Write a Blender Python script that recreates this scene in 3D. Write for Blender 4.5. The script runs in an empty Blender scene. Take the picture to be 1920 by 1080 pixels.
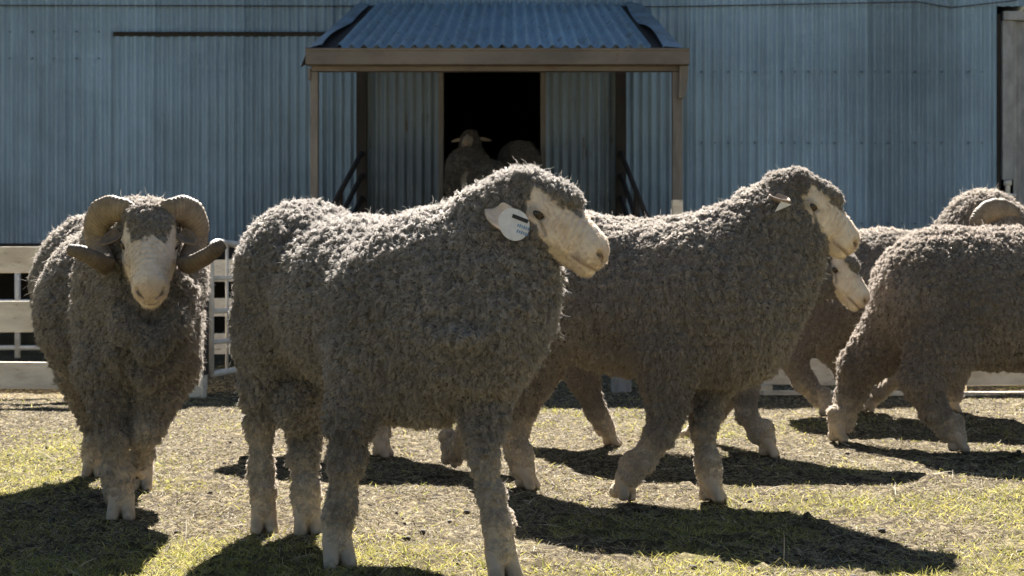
import bpy, math, random
import numpy as np
from mathutils import Vector, Matrix

SC = bpy.context.scene
COL = SC.collection
rng = np.random.default_rng(7)
random.seed(7)

# ---------------------------------------------------------------- camera, sky, sun
CAM_Z, FPX, HOR = 0.58, 2400.0, 533.0
cam_d = bpy.data.cameras.new('camera')
cam = bpy.data.objects.new('camera', cam_d); COL.objects.link(cam)
cam.location = (0, 0, CAM_Z); cam.rotation_euler = (math.radians(90), 0, 0)
cam_d.sensor_width = 36.0; cam_d.lens = FPX / 1920 * 36.0
cam_d.shift_y = -7 / 1920
cam_d.clip_start = 0.05; cam_d.clip_end = 500
cam_d.dof.use_dof = True; cam_d.dof.focus_distance = 2.9; cam_d.dof.aperture_fstop = 9.0
SC.camera = cam

SUN_EL, SUN_ROT = math.radians(45), math.radians(-2)
world = bpy.data.worlds.new('World'); SC.world = world; world.use_nodes = True
nt = world.node_tree
sky = nt.nodes.new('ShaderNodeTexSky'); sky.sky_type = 'NISHITA'; sky.sun_disc = False
sky.sun_elevation = SUN_EL; sky.sun_rotation = SUN_ROT; sky.air_density = 1.2; sky.dust_density = 0.4
nt.links.new(sky.outputs[0], nt.nodes['Background'].inputs['Color'])
nt.nodes['Background'].inputs['Strength'].default_value = 0.018
sun_d = bpy.data.lights.new('sun', 'SUN'); sun_d.energy = 5.0; sun_d.angle = math.radians(0.5)
sun_d.color = (1.0, 0.95, 0.88)
sun = bpy.data.objects.new('sun', sun_d); COL.objects.link(sun)
to_sun = Vector((math.sin(SUN_ROT) * math.cos(SUN_EL), math.cos(SUN_ROT) * math.cos(SUN_EL), math.sin(SUN_EL)))
sun.rotation_euler = to_sun.to_track_quat('Z', 'Y').to_euler()
sun.location = to_sun * 30
SC.view_settings.view_transform = 'Standard'; SC.view_settings.look = 'None'
SC.view_settings.exposure = 2.42; SC.view_settings.gamma = 1.0
SC.cycles.use_denoising = True
SC.cycles.max_bounces = 6; SC.cycles.diffuse_bounces = 3; SC.cycles.glossy_bounces = 2
SC.cycles.transmission_bounces = 3; SC.cycles.transparent_max_bounces = 4
SC.cycles.sample_clamp_indirect = 6.0
SC.cycles_curves.shape = 'THICK'; SC.cycles_curves.subdivisions = 1


def P(px, py, d):
    """a point of the place seen at photo pixel (px, py), d metres away from the camera"""
    return np.array([(px - 960) * d / FPX, d, CAM_Z + (HOR - py) * d / FPX])


def depth_on_ground(py):
    return CAM_Z * FPX / (py - HOR)


# ---------------------------------------------------------------- helpers
def tag(o, label=None, cat=None, group=None, kind=None):
    if label: o['label'] = label
    if cat: o['category'] = cat
    if group: o['group'] = group
    if kind: o['kind'] = kind
    return o


def link(o, parent=None):
    COL.objects.link(o)
    if parent is not None:
        o.parent = parent
        o.matrix_parent_inverse = Matrix.Identity(4)
    return o


def empty(name, loc=(0, 0, 0)):
    o = bpy.data.objects.new(name, None); o.location = loc; o.empty_display_size = 0.1
    return link(o)


def mesh_np(name, V, Fc, smooth=True, mats=(), parent=None, loc=(0, 0, 0), attrs=None, mat_idx=None):
    V = np.asarray(V, np.float32); Fc = np.asarray(Fc, np.int32)
    me = bpy.data.meshes.new(name)
    n, k = Fc.shape
    me.vertices.add(len(V)); me.vertices.foreach_set('co', (V - np.asarray(loc, np.float32)).ravel())
    me.loops.add(n * k); me.loops.foreach_set('vertex_index', Fc.ravel())
    me.polygons.add(n); me.polygons.foreach_set('loop_start', np.arange(0, n * k, k, dtype=np.int32))
    me.polygons.foreach_set('loop_total', np.full(n, k, np.int32))
    me.polygons.foreach_set('use_smooth', np.full(n, smooth))
    if mat_idx is not None: me.polygons.foreach_set('material_index', np.asarray(mat_idx, np.int32))
    me.update(calc_edges=True); me.validate()
    for m in mats: me.materials.append(m)
    if attrs:
        for an, arr in attrs.items():
            a = me.attributes.new(an, 'FLOAT_COLOR', 'POINT')
            c = np.ones((len(V), 4), np.float32); c[:, :3] = arr
            a.data.foreach_set('color', c.ravel())
    o = bpy.data.objects.new(name, me)
    if parent is None: o.location = loc
    return link(o, parent)


class MB:
    """collects boxes, tubes and strips; build() links them as one mesh object"""
    def __init__(self): self.v = []; self.f = []; self.m = []

    def add(self, vs, fs, m=0):
        b = len(self.v); self.v += [tuple(map(float, q)) for q in vs]
        self.f += [tuple(b + i for i in q) for q in fs]; self.m += [m] * len(fs)

    def box(self, lo, hi, m=0, M=None):
        x0, y0, z0 = lo; x1, y1, z1 = hi
        vs = [(x0, y0, z0), (x1, y0, z0), (x1, y1, z0), (x0, y1, z0), (x0, y0, z1), (x1, y0, z1), (x1, y1, z1), (x0, y1, z1)]
        if M is not None: vs = [tuple(M @ Vector(q)) for q in vs]
        self.add(vs, [(0, 3, 2, 1), (4, 5, 6, 7), (0, 1, 5, 4), (1, 2, 6, 5), (2, 3, 7, 6), (3, 0, 4, 7)], m)

    def tube(self, pts, r, n=10, m=0, caps=True):
        pts = [Vector(p) for p in pts]
        rs = r if isinstance(r, (list, tuple)) else [r] * len(pts)
        rings = []; up = None
        for i, p in enumerate(pts):
            t = (pts[min(i + 1, len(pts) - 1)] - pts[max(i - 1, 0)]).normalized()
            if up is None: up = t.orthogonal().normalized()
            up = (up - t * up.dot(t)).normalized(); s = t.cross(up)
            rings.append([p + (up * math.cos(a) + s * math.sin(a)) * rs[i] for a in [2 * math.pi * j / n for j in range(n)]])
        vs = [q for rg in rings for q in rg]; fs = []
        for i in range(len(pts) - 1):
            for j in range(n):
                fs.append((i * n + j, i * n + (j + 1) % n, (i + 1) * n + (j + 1) % n, (i + 1) * n + j))
        if caps:
            fs.append(tuple(range(n - 1, -1, -1))); fs.append(tuple((len(pts) - 1) * n + j for j in range(n)))
        self.add(vs, fs, m)

    def build(self, name, mats, parent=None, smooth=False, bevel=0.0, loc=(0, 0, 0)):
        me = bpy.data.meshes.new(name)
        off = Vector(loc) if parent is None else Vector((0, 0, 0))
        me.from_pydata([tuple(Vector(q) - off) for q in self.v], [], self.f)
        mats = mats if isinstance(mats, (list, tuple)) else [mats]
        for m in mats: me.materials.append(m)
        me.polygons.foreach_set('material_index', self.m)
        me.polygons.foreach_set('use_smooth', [smooth] * len(self.f))
        me.update()
        o = bpy.data.objects.new(name, me); o.location = off if parent is None else (0, 0, 0)
        if bevel:
            b = o.modifiers.new('edge', 'BEVEL'); b.width = bevel; b.segments = 2; b.limit_method = 'ANGLE'
        return link(o, parent)


TAB = rng.random((32, 32, 32)).astype(np.float32)
def vnoise(p, seed=0):
    p = np.asarray(p, np.float32) + seed * 7.31
    i = np.floor(p).astype(int); f = p - i; f = f * f * (3 - 2 * f); i &= 31; j = (i + 1) & 31
    r = 0
    for dx in (0, 1):
        for dy in (0, 1):
            for dz in (0, 1):
                w = (f[..., 0] if dx else 1 - f[..., 0]) * (f[..., 1] if dy else 1 - f[..., 1]) * (f[..., 2] if dz else 1 - f[..., 2])
                r = r + w * TAB[(j if dx else i)[..., 0], (j if dy else i)[..., 1], (j if dz else i)[..., 2]]
    return r


def cells(p, seed=0):
    """0 in the cracks between rounded cells of size 1, 1 at their middles"""
    p = np.asarray(p, np.float32); b = np.floor(p).astype(int); f1 = np.full(p.shape[:-1], 9., np.float32); f2 = f1.copy()
    for dx in (-1, 0, 1):
        for dy in (-1, 0, 1):
            for dz in (-1, 0, 1):
                c = b + np.array([dx, dy, dz]); k = (c + seed) & 31; x, y, z = k[..., 0], k[..., 1], k[..., 2]
                j = np.stack([TAB[x, y, z], TAB[(y + 7) & 31, z, x], TAB[z, (x + 13) & 31, y]], -1)
                d = ((c + .15 + .7 * j - p) ** 2).sum(-1)
                f2 = np.minimum(f2, np.maximum(f1, d)); f1 = np.minimum(f1, d)
    return np.clip((np.sqrt(f2) - np.sqrt(f1)) * 1.7, 0, 1)


def relief(V, spec):
    sz = np.array(spec.get('cell', (.013, .013, .018))); w = (np.stack([vnoise(V * 30, 51), vnoise(V * 30, 52), vnoise(V * 30, 53)], -1) - .5) * .016
    return cells((V + w) / sz, 5)


def hair(name, pos, rad, tint, mat, parent=None, loc=(0, 0, 0)):
    """pos (N,K,3) world points, rad (N,K), tint (N,3): one curves object"""
    N, K = rad.shape
    hc = bpy.data.hair_curves.new(name)
    hc.add_curves([K] * N)
    hc.attributes['position'].data.foreach_set('vector', (pos - np.asarray(loc)).astype(np.float32).ravel())
    r = hc.attributes.new('radius', 'FLOAT', 'POINT'); r.data.foreach_set('value', rad.astype(np.float32).ravel())
    a = hc.attributes.new('tint', 'FLOAT_COLOR', 'CURVE')
    c = np.ones((N, 4), np.float32); c[:, :3] = tint; a.data.foreach_set('color', c.ravel())
    hc.materials.append(mat)
    o = bpy.data.objects.new(name, hc)
    if parent is None: o.location = loc
    return link(o, parent)


# ---------------------------------------------------------------- materials
def new_mat(name):
    m = bpy.data.materials.new(name); m.use_nodes = True
    t = m.node_tree; return m, t, t.nodes['Principled BSDF']


def N_(t, kind, **kw):
    n = t.nodes.new(kind)
    for k, v in kw.items():
        if k in n.inputs.keys(): n.inputs[k].default_value = v
        else: setattr(n, k, v)
    return n


def ramp(t, fac, stops):
    r = t.nodes.new('ShaderNodeValToRGB'); e = r.color_ramp.elements
    while len(e) < len(stops): e.new(0.5)
    for q, (p, c) in zip(e, stops): q.position = p; q.color = (*c, 1)
    t.links.new(fac, r.inputs[0]); return r


def mixc(t, fac, a, b, mode='MIX'):
    n = t.nodes.new('ShaderNodeMix'); n.data_type = 'RGBA'; n.blend_type = mode
    for s, v in ((n.inputs[0], fac), (n.inputs[6], a), (n.inputs[7], b)):
        if hasattr(v, 'is_linked'): t.links.new(v, s)
        else: s.default_value = v if isinstance(v, (int, float)) else (*v, 1)
    return n.outputs[2]


def coords(t, scale=(1, 1, 1)):
    g = t.nodes.new('ShaderNodeNewGeometry'); m = t.nodes.new('ShaderNodeMapping'); m.inputs['Scale'].default_value = scale
    t.links.new(g.outputs['Position'], m.inputs['Vector']); return m.outputs[0]


def noise(t, scale, detail=4, rough=0.6, sc=(1, 1, 1)):
    n = N_(t, 'ShaderNodeTexNoise', Scale=scale, Detail=detail, Roughness=rough); t.links.new(coords(t, sc), n.inputs['Vector'])
    return n.outputs['Fac']


def bump(t, b, h, strength=0.3, dist=0.01):
    n = N_(t, 'ShaderNodeBump', Strength=strength, Distance=dist); t.links.new(h, n.inputs['Height']); t.links.new(n.outputs[0], b.inputs['Normal'])


def worn_mat(name, base, dark, rust=None, rough=0.6, metal=0.0, sc=(1, 1, 1), scale=6, spot=0.62):
    m, t, b = new_mat(name)
    c = ramp(t, noise(t, scale, 6, 0.65, sc), [(0.3, dark), (0.62, base)]).outputs[0]
    if rust:
        f = ramp(t, noise(t, scale * 2.3, 5, 0.7, sc), [(spot, (0, 0, 0)), (spot + 0.1, (1, 1, 1))]).outputs[0]
        c = mixc(t, f, c, rust)
    t.links.new(c, b.inputs['Base Color']); b.inputs['Roughness'].default_value = rough; b.inputs['Metallic'].default_value = metal
    bump(t, b, noise(t, scale * 8, 4, 0.7, sc), 0.25, 0.004)
    return m


def cladding_mat(name, base, rust_amt=0.7, metal=0.25, rough=0.42, dirt=0.35):
    m, t, b = new_mat(name)
    g = t.nodes.new('ShaderNodeNewGeometry'); sx = t.nodes.new('ShaderNodeSeparateXYZ'); t.links.new(g.outputs['Position'], sx.inputs[0])
    d = N_(t, 'ShaderNodeMath', operation='DIVIDE'); d.inputs[1].default_value = 0.762; t.links.new(sx.outputs[0], d.inputs[0])
    fl = N_(t, 'ShaderNodeMath', operation='FLOOR'); t.links.new(d.outputs[0], fl.inputs[0])
    wn = N_(t, 'ShaderNodeTexWhiteNoise', noise_dimensions='1D'); t.links.new(fl.outputs[0], wn.inputs['W'])
    tone = ramp(t, wn.outputs['Value'], [(0.0, tuple(x * 0.80 for x in base)), (1.0, tuple(x * 1.14 for x in base))]).outputs[0]
    streak = ramp(t, noise(t, 3.0, 6, 0.7, (5, 1, 0.22)), [(0.32, (0.78, 0.78, 0.78)), (0.62, (1.06, 1.06, 1.05))]).outputs[0]
    c = mixc(t, 1.0, tone, streak, 'MULTIPLY')
    blotch = ramp(t, noise(t, 1.1, 5, 0.6), [(0.35, (0.82, 0.82, 0.82)), (0.65, (1.12, 1.12, 1.12))]).outputs[0]
    c = mixc(t, 1.0, c, blotch, 'MULTIPLY')
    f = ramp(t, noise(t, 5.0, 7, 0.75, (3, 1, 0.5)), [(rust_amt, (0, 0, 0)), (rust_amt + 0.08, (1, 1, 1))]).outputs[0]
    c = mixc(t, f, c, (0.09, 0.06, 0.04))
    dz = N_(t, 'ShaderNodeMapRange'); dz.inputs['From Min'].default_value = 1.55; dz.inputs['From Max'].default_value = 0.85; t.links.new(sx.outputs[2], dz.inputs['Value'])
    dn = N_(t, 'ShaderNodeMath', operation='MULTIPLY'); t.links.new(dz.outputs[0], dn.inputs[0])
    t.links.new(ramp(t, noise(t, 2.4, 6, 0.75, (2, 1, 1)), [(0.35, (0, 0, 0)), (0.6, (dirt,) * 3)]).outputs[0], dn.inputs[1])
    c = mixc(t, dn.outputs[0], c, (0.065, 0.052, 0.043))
    t.links.new(c, b.inputs['Base Color']); b.inputs['Metallic'].default_value = metal
    rr = ramp(t, noise(t, 8, 4, 0.6), [(0.3, (rough - 0.08,) * 3), (0.7, (rough + 0.15,) * 3)]).outputs[0]
    t.links.new(rr, b.inputs['Roughness'])
    return m


def hair_mat(name, translucency=0.35, spec=0.0, fwd=0.0):
    m = bpy.data.materials.new(name); m.use_nodes = True; t = m.node_tree
    for n in list(t.nodes): t.nodes.remove(n)
    at = t.nodes.new('ShaderNodeAttribute'); at.attribute_name = 'tint'
    d = t.nodes.new('ShaderNodeBsdfDiffuse'); tr = t.nodes.new('ShaderNodeBsdfTranslucent'); mx = t.nodes.new('ShaderNodeMixShader')
    mx.inputs[0].default_value = translucency
    t.links.new(at.outputs['Color'], d.inputs['Color']); t.links.new(at.outputs['Color'], tr.inputs['Color'])
    t.links.new(d.outputs[0], mx.inputs[1]); t.links.new(tr.outputs[0], mx.inputs[2])
    out = t.nodes.new('ShaderNodeOutputMaterial'); last = mx.outputs[0]
    if fwd:
        hb = t.nodes.new('ShaderNodeBsdfHair'); hb.component = 'Transmission'; hb.inputs['RoughnessU'].default_value = 0.35; hb.inputs['RoughnessV'].default_value = 0.7
        t.links.new(at.outputs['Color'], hb.inputs['Color'])
        m3 = t.nodes.new('ShaderNodeMixShader'); m3.inputs[0].default_value = fwd
        t.links.new(last, m3.inputs[1]); t.links.new(hb.outputs[0], m3.inputs[2]); last = m3.outputs[0]
    if spec:
        gl = t.nodes.new('ShaderNodeBsdfGlossy'); gl.inputs['Roughness'].default_value = 0.45
        m2 = t.nodes.new('ShaderNodeMixShader'); m2.inputs[0].default_value = spec
        t.links.new(last, m2.inputs[1]); t.links.new(gl.outputs[0], m2.inputs[2]); last = m2.outputs[0]
    t.links.new(last, out.inputs['Surface'])
    return m


M_WOOL = hair_mat('wool', 0.28, 0.02, 0.30)
M_GRASS = hair_mat('grass_blades', 0.45, 0.03)
M_STRAW = hair_mat('straw', 0.25, 0.03)

def skin_mat():
    m, t, b = new_mat('sheep_hide')
    at = t.nodes.new('ShaderNodeAttribute'); at.attribute_name = 'tint'
    mott = ramp(t, noise(t, 38, 5, 0.65), [(0.3, (0.90, 0.87, 0.83)), (0.68, (1.04, 1.03, 1.02))]).outputs[0]
    c = mixc(t, 1.0, at.outputs['Color'], mott, 'MULTIPLY')
    stain = ramp(t, noise(t, 17, 4, 0.6), [(0.58, (1, 1, 1)), (0.74, (0.95, 0.82, 0.50))]).outputs[0]
    c = mixc(t, 0.45, c, stain, 'MULTIPLY')
    t.links.new(c, b.inputs['Base Color']); b.inputs['Roughness'].default_value = 0.72
    b.inputs['Specular IOR Level'].default_value = 0.25
    b.inputs['Subsurface Weight'].default_value = 0.12; b.inputs['Subsurface Radius'].default_value = (0.012, 0.006, 0.004)
    bump(t, b, noise(t, 260, 4, 0.7, (1, 1, 1)), 0.35, 0.002)
    return m
M_HIDE = skin_mat()
def simple(name, c, rough=0.5, metal=0.0):
    m, t, b = new_mat(name); b.inputs['Base Color'].default_value = (*c, 1); b.inputs['Roughness'].default_value = rough
    b.inputs['Metallic'].default_value = metal; return m
M_EYE = simple('eye', (0.022, 0.013, 0.008), 0.08)
def horn_mat():
    m, t, b = new_mat('horn')
    at = t.nodes.new('ShaderNodeAttribute'); at.attribute_name = 'tint'
    g = ramp(t, noise(t, 45, 6, 0.7), [(0.3, (0.55, 0.52, 0.48)), (0.65, (1.15, 1.12, 1.08))]).outputs[0]
    t.links.new(mixc(t, 1.0, at.outputs['Color'], g, 'MULTIPLY'), b.inputs['Base Color']); b.inputs['Roughness'].default_value = 0.62
    bump(t, b, noise(t, 150, 5, 0.7), 0.5, 0.003); return m
M_HORN = horn_mat()
M_EAR_DARK = worn_mat('dark_ear', (0.26, 0.19, 0.13), (0.05, 0.035, 0.028), None, 0.9, 0, (1, 1, 1), 60)
M_EAR_PALE = worn_mat('pale_ear', (0.40, 0.30, 0.22), (0.20, 0.15, 0.105), None, 0.9, 0, (1, 1, 1), 40)
M_EAR_LIGHT = worn_mat('light_ear', (0.52, 0.43, 0.34), (0.34, 0.265, 0.20), None, 0.85, 0, (1, 1, 1), 30)
M_EAR_WOOL = worn_mat('woolly_ear', (0.24, 0.185, 0.135), (0.11, 0.085, 0.065), None, 0.95, 0, (1, 1, 1), 60)
M_TAG = worn_mat('ear_tag', (0.72, 0.72, 0.75), (0.55, 0.53, 0.51), None, 0.4, 0, (1, 1, 1), 30)
M_INK = simple('tag_ink', (0.02, 0.02, 0.022), 0.6)
M_BLUE = simple('tag_blue', (0.06, 0.20, 0.42), 0.5)
M_WALL = cladding_mat('corrugated_iron', (0.245, 0.360, 0.485), 0.72, 0.15, 0.45)
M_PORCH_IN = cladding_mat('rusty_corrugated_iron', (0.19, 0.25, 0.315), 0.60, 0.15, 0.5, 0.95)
M_ROOF = cladding_mat('awning_iron', (0.28, 0.43, 0.56), 0.57, 0.25, 0.34)
M_GUTTER = worn_mat('gutter_steel', (0.18, 0.150, 0.125), (0.10, 0.085, 0.075), (0.12, 0.07, 0.045), 0.45, 0.4, (0.6, 1, 1), 5)
M_POST = worn_mat('timber_post', (0.20, 0.185, 0.17), (0.10, 0.09, 0.085), (0.10, 0.06, 0.04), 0.85, 0, (4, 4, 0.5), 6)
M_WHITE = worn_mat('white_board_paint', (0.88, 0.79, 0.65), (0.58, 0.49, 0.38), (0.30, 0.24, 0.18), 0.75, 0, (0.7, 2, 2.2), 7, 0.60)
M_PIPE = worn_mat('white_pipe_paint', (0.72, 0.70, 0.66), (0.52, 0.49, 0.45), (0.22, 0.13, 0.07), 0.45, 0, (1, 1, 1), 11, 0.66)
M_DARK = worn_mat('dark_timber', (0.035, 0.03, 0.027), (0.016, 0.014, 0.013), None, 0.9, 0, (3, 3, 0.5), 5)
M_RAIL = worn_mat('rusty_rail', (0.07, 0.052, 0.043), (0.03, 0.024, 0.02), None, 0.8, 0.2, (1, 1, 1), 9)
M_PALE = worn_mat('pale_galvanised_steel', (0.34, 0.35, 0.37), (0.20, 0.205, 0.22), (0.14, 0.085, 0.05), 0.5, 0.2, (2, 2, 1), 6, 0.66)
M_DECK = worn_mat('ramp_timber', (0.12, 0.10, 0.085), (0.06, 0.05, 0.04), None, 0.9, 0, (8, 0.6, 1), 4)
M_FLASH = worn_mat('awning_flashing', (0.22, 0.34, 0.46), (0.10, 0.12, 0.15), (0.05, 0.04, 0.035), 0.4, 0.5, (1, 1, 1), 5, 0.6)
M_STUMP = worn_mat('pale_stump', (0.40, 0.39, 0.37), (0.22, 0.21, 0.2), None, 0.85, 0, (3, 3, 0.6), 6)

# ---------------------------------------------------------------- ground
def ground_z(x, y):
    p = np.stack([x * 1.3, y * 1.3, x * 0 + 0.5], -1); q = np.stack([x * 9, y * 9, x * 0 + 2.5], -1)
    return (vnoise(p, 1) - 0.5) * 0.024 + (vnoise(q, 2) - 0.5) * 0.012 - 0.004

def green_amount(x, y):
    p = np.stack([x * 1.1, y * 0.9, x * 0 + 3.5], -1); q = np.stack([x * 4.5, y * 3.2, x * 0 + 7.5], -1)
    g = 0.62 * vnoise(p, 3) + 0.38 * vnoise(q, 4)
    near = np.clip((4.6 - y) / 1.8, 0, 1)
    left = np.clip((-x * 1.0 - 0.6) / 1.0, 0, 1) * np.clip((6.2 - y) / 2, 0, 1)
    right = np.clip((x - 0.9) / 0.9, 0, 1) * np.clip((6.0 - y) / 2, 0, 1)
    return np.clip((g - 0.50) * 4.2 + 0.60 * near + 0.55 * left + 0.45 * right - 0.22, 0, 1)

def scatter(n, y0, y1, spread=0.47, power=1.0):
    """random ground points inside the photographed wedge, denser near the camera"""
    u = rng.random(n); y = 1 / (1 / y1 + (1 / y0 - 1 / y1) * u ** power)
    x = (rng.random(n) * 2 - 1) * (spread * y + 0.12)
    return x, y


def spaced(lo, flo, fhi, hi, step, grow=1.25):
    a = list(np.arange(flo, fhi, step)); s = step; x = a[-1]
    while x < hi: s *= grow; x += s; a.append(x)
    s = step; x = a[0]
    while x > lo: s *= grow; x -= s; a.insert(0, x)
    return np.array(a)

gx = spaced(-150, -3.2, 3.2, 150, 0.022); gy = spaced(-12, 2.1, 9.0, 220, 0.026)
GX, GY = np.meshgrid(gx, gy, indexing='ij')
fine = np.clip(1 - (np.maximum(np.abs(GX) - 3, 0) + np.maximum(GY - 8.5, 0) + np.maximum(1.9 - GY, 0)) / 2, 0, 1)
clod = vnoise(np.stack([GX * 22, GY * 22, GX * 0], -1), 5) - 0.5
GZ = ground_z(GX, GY) * fine + clod * 0.012 * fine
for hx, hy in zip(*scatter(520, 2.2, 8.5)):      # hoof prints
    ha = rng.random() * 3.14; i0, i1 = np.searchsorted(gx, (hx - .12, hx + .12)); j0, j1 = np.searchsorted(gy, (hy - .12, hy + .12))
    X, Y = GX[i0:i1, j0:j1] - hx, GY[i0:i1, j0:j1] - hy; u, w = X * math.cos(ha) + Y * math.sin(ha), -X * math.sin(ha) + Y * math.cos(ha)
    r2 = (u / .045) ** 2 + (w / .030) ** 2; GZ[i0:i1, j0:j1] += -.016 * np.exp(-r2 ** 2) + .006 * np.exp(-(np.sqrt(r2) - 1.5) ** 2 * 6)
nx, ny = GX.shape
ii, jj = np.meshgrid(np.arange(nx - 1), np.arange(ny - 1), indexing='ij'); q = ii * ny + jj
GF = np.stack([q, q + ny, q + ny + 1, q + 1], -1).reshape(-1, 4)
gcol = np.zeros((nx * ny, 3), np.float32); gcol[:, 0] = green_amount(GX, GY).ravel()

def ground_mat():
    m, t, b = new_mat('dry_grass_ground')
    at = t.nodes.new('ShaderNodeAttribute'); at.attribute_name = 'green'
    sp = t.nodes.new('ShaderNodeSeparateColor'); t.links.new(at.outputs['Color'], sp.inputs[0])
    dirt = ramp(t, noise(t, 55, 6, 0.75), [(0.38, (0.026, 0.021, 0.016)), (0.50, (0.125, 0.101, 0.064)), (0.60, (0.34, 0.29, 0.185))]).outputs[0]
    turf = ramp(t, noise(t, 70, 6, 0.75), [(0.36, (0.042, 0.040, 0.018)), (0.52, (0.165, 0.150, 0.060)), (0.64, (0.30, 0.27, 0.12))]).outputs[0]
    f = N_(t, 'ShaderNodeMath', operation='MULTIPLY'); f.inputs[1].default_value = 0.75; t.links.new(sp.outputs[0], f.inputs[0])
    c = mixc(t, f.outputs[0], dirt, turf)
    big = ramp(t, noise(t, 2.2, 5, 0.6), [(0.32, (0.70, 0.66, 0.62)), (0.62, (1.1, 1.08, 1.05))]).outputs[0]
    c = mixc(t, 1.0, c, big, 'MULTIPLY')
    t.links.new(c, b.inputs['Base Color']); b.inputs['Roughness'].default_value = 0.95; b.inputs['Specular IOR Level'].default_value = 0.1
    bump(t, b, noise(t, 80, 6, 0.8), 0.9, 0.02)
    return m
ground = mesh_np('ground', np.stack([GX, GY, GZ], -1).reshape(-1, 3), GF, True, [ground_mat()], attrs={'green': gcol})
tag(ground, kind='structure')


def blades(name, n, y0, y1, lmin, lmax, lean, rad, cols, accept, mat, K=4, label=None, cat=None, power=1.0):
    x, y = scatter(n, y0, y1, power=power)
    keep = accept(x, y); x, y = x[keep], y[keep]; n = len(x)
    L = lmin + (lmax - lmin) * rng.random(n) ** 2.0
    th = rng.random(n) * 2 * np.pi; el = np.clip(lean + rng.normal(0, 0.28, n), 0.02, 1.5)
    dirv = np.stack([np.cos(th) * np.cos(el), np.sin(th) * np.cos(el), np.sin(el)], -1)
    bend = np.stack([np.cos(th + rng.normal(0, .6, n)), np.sin(th + rng.normal(0, .6, n)), -0.6 * np.ones(n)], -1) * (0.35 * L * rng.random(n))[:, None]
    u = np.linspace(0, 1, K)
    root = np.stack([x, y, ground_z(x, y) + 0.001], -1)
    pos = root[:, None] + dirv[:, None] * (L[:, None, None] * u[None, :, None]) + bend[:, None] * (u ** 2)[None, :, None]
    pos[..., 2] = np.maximum(pos[..., 2], (ground_z(pos[..., 0], pos[..., 1]) + 0.001))
    r = rad * (0.6 + 0.8 * rng.random(n))[:, None] * (np.maximum(0.25, 1 - u ** 2))[None] * np.clip(y / 3.2, 0.9, 2.2)[:, None]
    cols = np.array(cols); c = cols[rng.integers(0, len(cols), n)] * (0.65 + 0.7 * rng.random((n, 1)))
    o = hair(name, pos, r, c, mat)
    return tag(o, label, cat, kind='stuff')


blades('dry_grass', 330000, 2.2, 9.5, 0.004, 0.021, 0.25, 0.0010,
       [(.33, .275, .165), (.27, .225, .13), (.42, .36, .235), (.08, .06, .045), (.19, .155, .105)],
       lambda x, y: rng.random(len(x)) < 0.95, M_STRAW, label='short dry straw coloured grass litter covering the yard', cat='grass')
blades('green_grass', 170000, 2.2, 7.6, 0.006, 0.025, 0.70, 0.0010,
       [(.33, .31, .075), (.42, .38, .11), (.20, .21, .050), (.48, .42, .16)],
       lambda x, y: rng.random(len(x)) < 0.05 + 0.95 * green_amount(x, y), M_GRASS, label='short yellow green grass growing in patches over the yard', cat='grass')
blades('hay_straw', 1700, 2.2, 8.5, 0.02, 0.075, 0.06, 0.0012, [(.50, .42, .29), (.42, .33, .20), (.56, .50, .38)],
       lambda x, y: rng.random(len(x)) < 1.0, M_STRAW, 5, label='loose hay stalks lying about on the ground', cat='straw')
# dung pellets, trodden lumps
mb = MB()
px_, py_ = scatter(360, 2.3, 8.0)
cl = vnoise(np.stack([px_ * 1.6, py_ * 1.6, px_ * 0], -1), 9)
for x, y, c in zip(px_, py_, cl):
    if random.random() > (c - 0.25) * 1.6: continue
    r = random.uniform(0.0045, 0.0095); z = float(ground_z(np.array([x]), np.array([y]))[0]) + r * 0.6
    n = 6; vs = []; fs = []; sq = random.uniform(0.7, 1.3)
    for i in range(1, 4):
        for j in range(n):
            a = math.pi * i / 4; b_ = 2 * math.pi * j / n
            vs.append((x + r * sq * math.sin(a) * math.cos(b_), y + r * math.sin(a) * math.sin(b_), z + r * 0.8 * math.cos(a)))
    for i in range(2):
        for j in range(n): fs.append((i * n + j, (i + 1) * n + j, (i + 1) * n + (j + 1) % n, i * n + (j + 1) % n))
    fs.append(tuple(range(n))); mb.add(vs, fs)
tag(mb.build('droppings', worn_mat('dung', (0.05, 0.04, 0.03), (0.025, 0.02, 0.016), None, 0.9, 0, (1, 1, 1), 60), smooth=True),
    'small dark sheep droppings scattered over the grass', 'droppings', kind='stuff')

# ---------------------------------------------------------------- shearing shed
WY = 10.95; WPX = FPX / WY                  # wall distance, photo pixels per metre there
def wx(px): return (px - 960) / WPX
def wz(py): return CAM_Z + (HOR - py) / WPX
shed = empty('shearing_shed', (0, WY, 0))
tag(shed, 'long shearing shed clad in blue grey corrugated iron with a dark doorway', 'shed')
def S(p): return (p[0], p[1] - WY, p[2])

def corrugated(mb, x0, x1, z0, z1, y, amp=0.012, pitch=0.076, sheet=0.762, m=0, rows=3):
    """vertical corrugated sheets side by side, each sheet lapping the next by a hair"""
    n = int((x1 - x0) / pitch * 10); xs = np.linspace(x0, x1, n + 1)
    zs = np.linspace(z0, z1, rows)
    sh = np.floor(xs / sheet); frac = xs / sheet - sh
    lap = 0.010 * np.clip(frac * 1.2, 0, 1)
    wob = 0.004 * (vnoise(np.stack([xs * 2.1, xs * 0, xs * 0], -1), 11) - .5)
    vs = []; fs = []
    for z in zs:
        for x, l, w in zip(xs, lap, wob): vs.append((x, y - WY + amp * math.sin(2 * math.pi * x / pitch) - l + w * 2, z))
    for r in range(rows - 1):
        for i in range(n):
            a = r * (n + 1) + i; fs.append((a, a + 1, a + n + 2, a + n + 1))
    mb.add(vs, fs, m)

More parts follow.
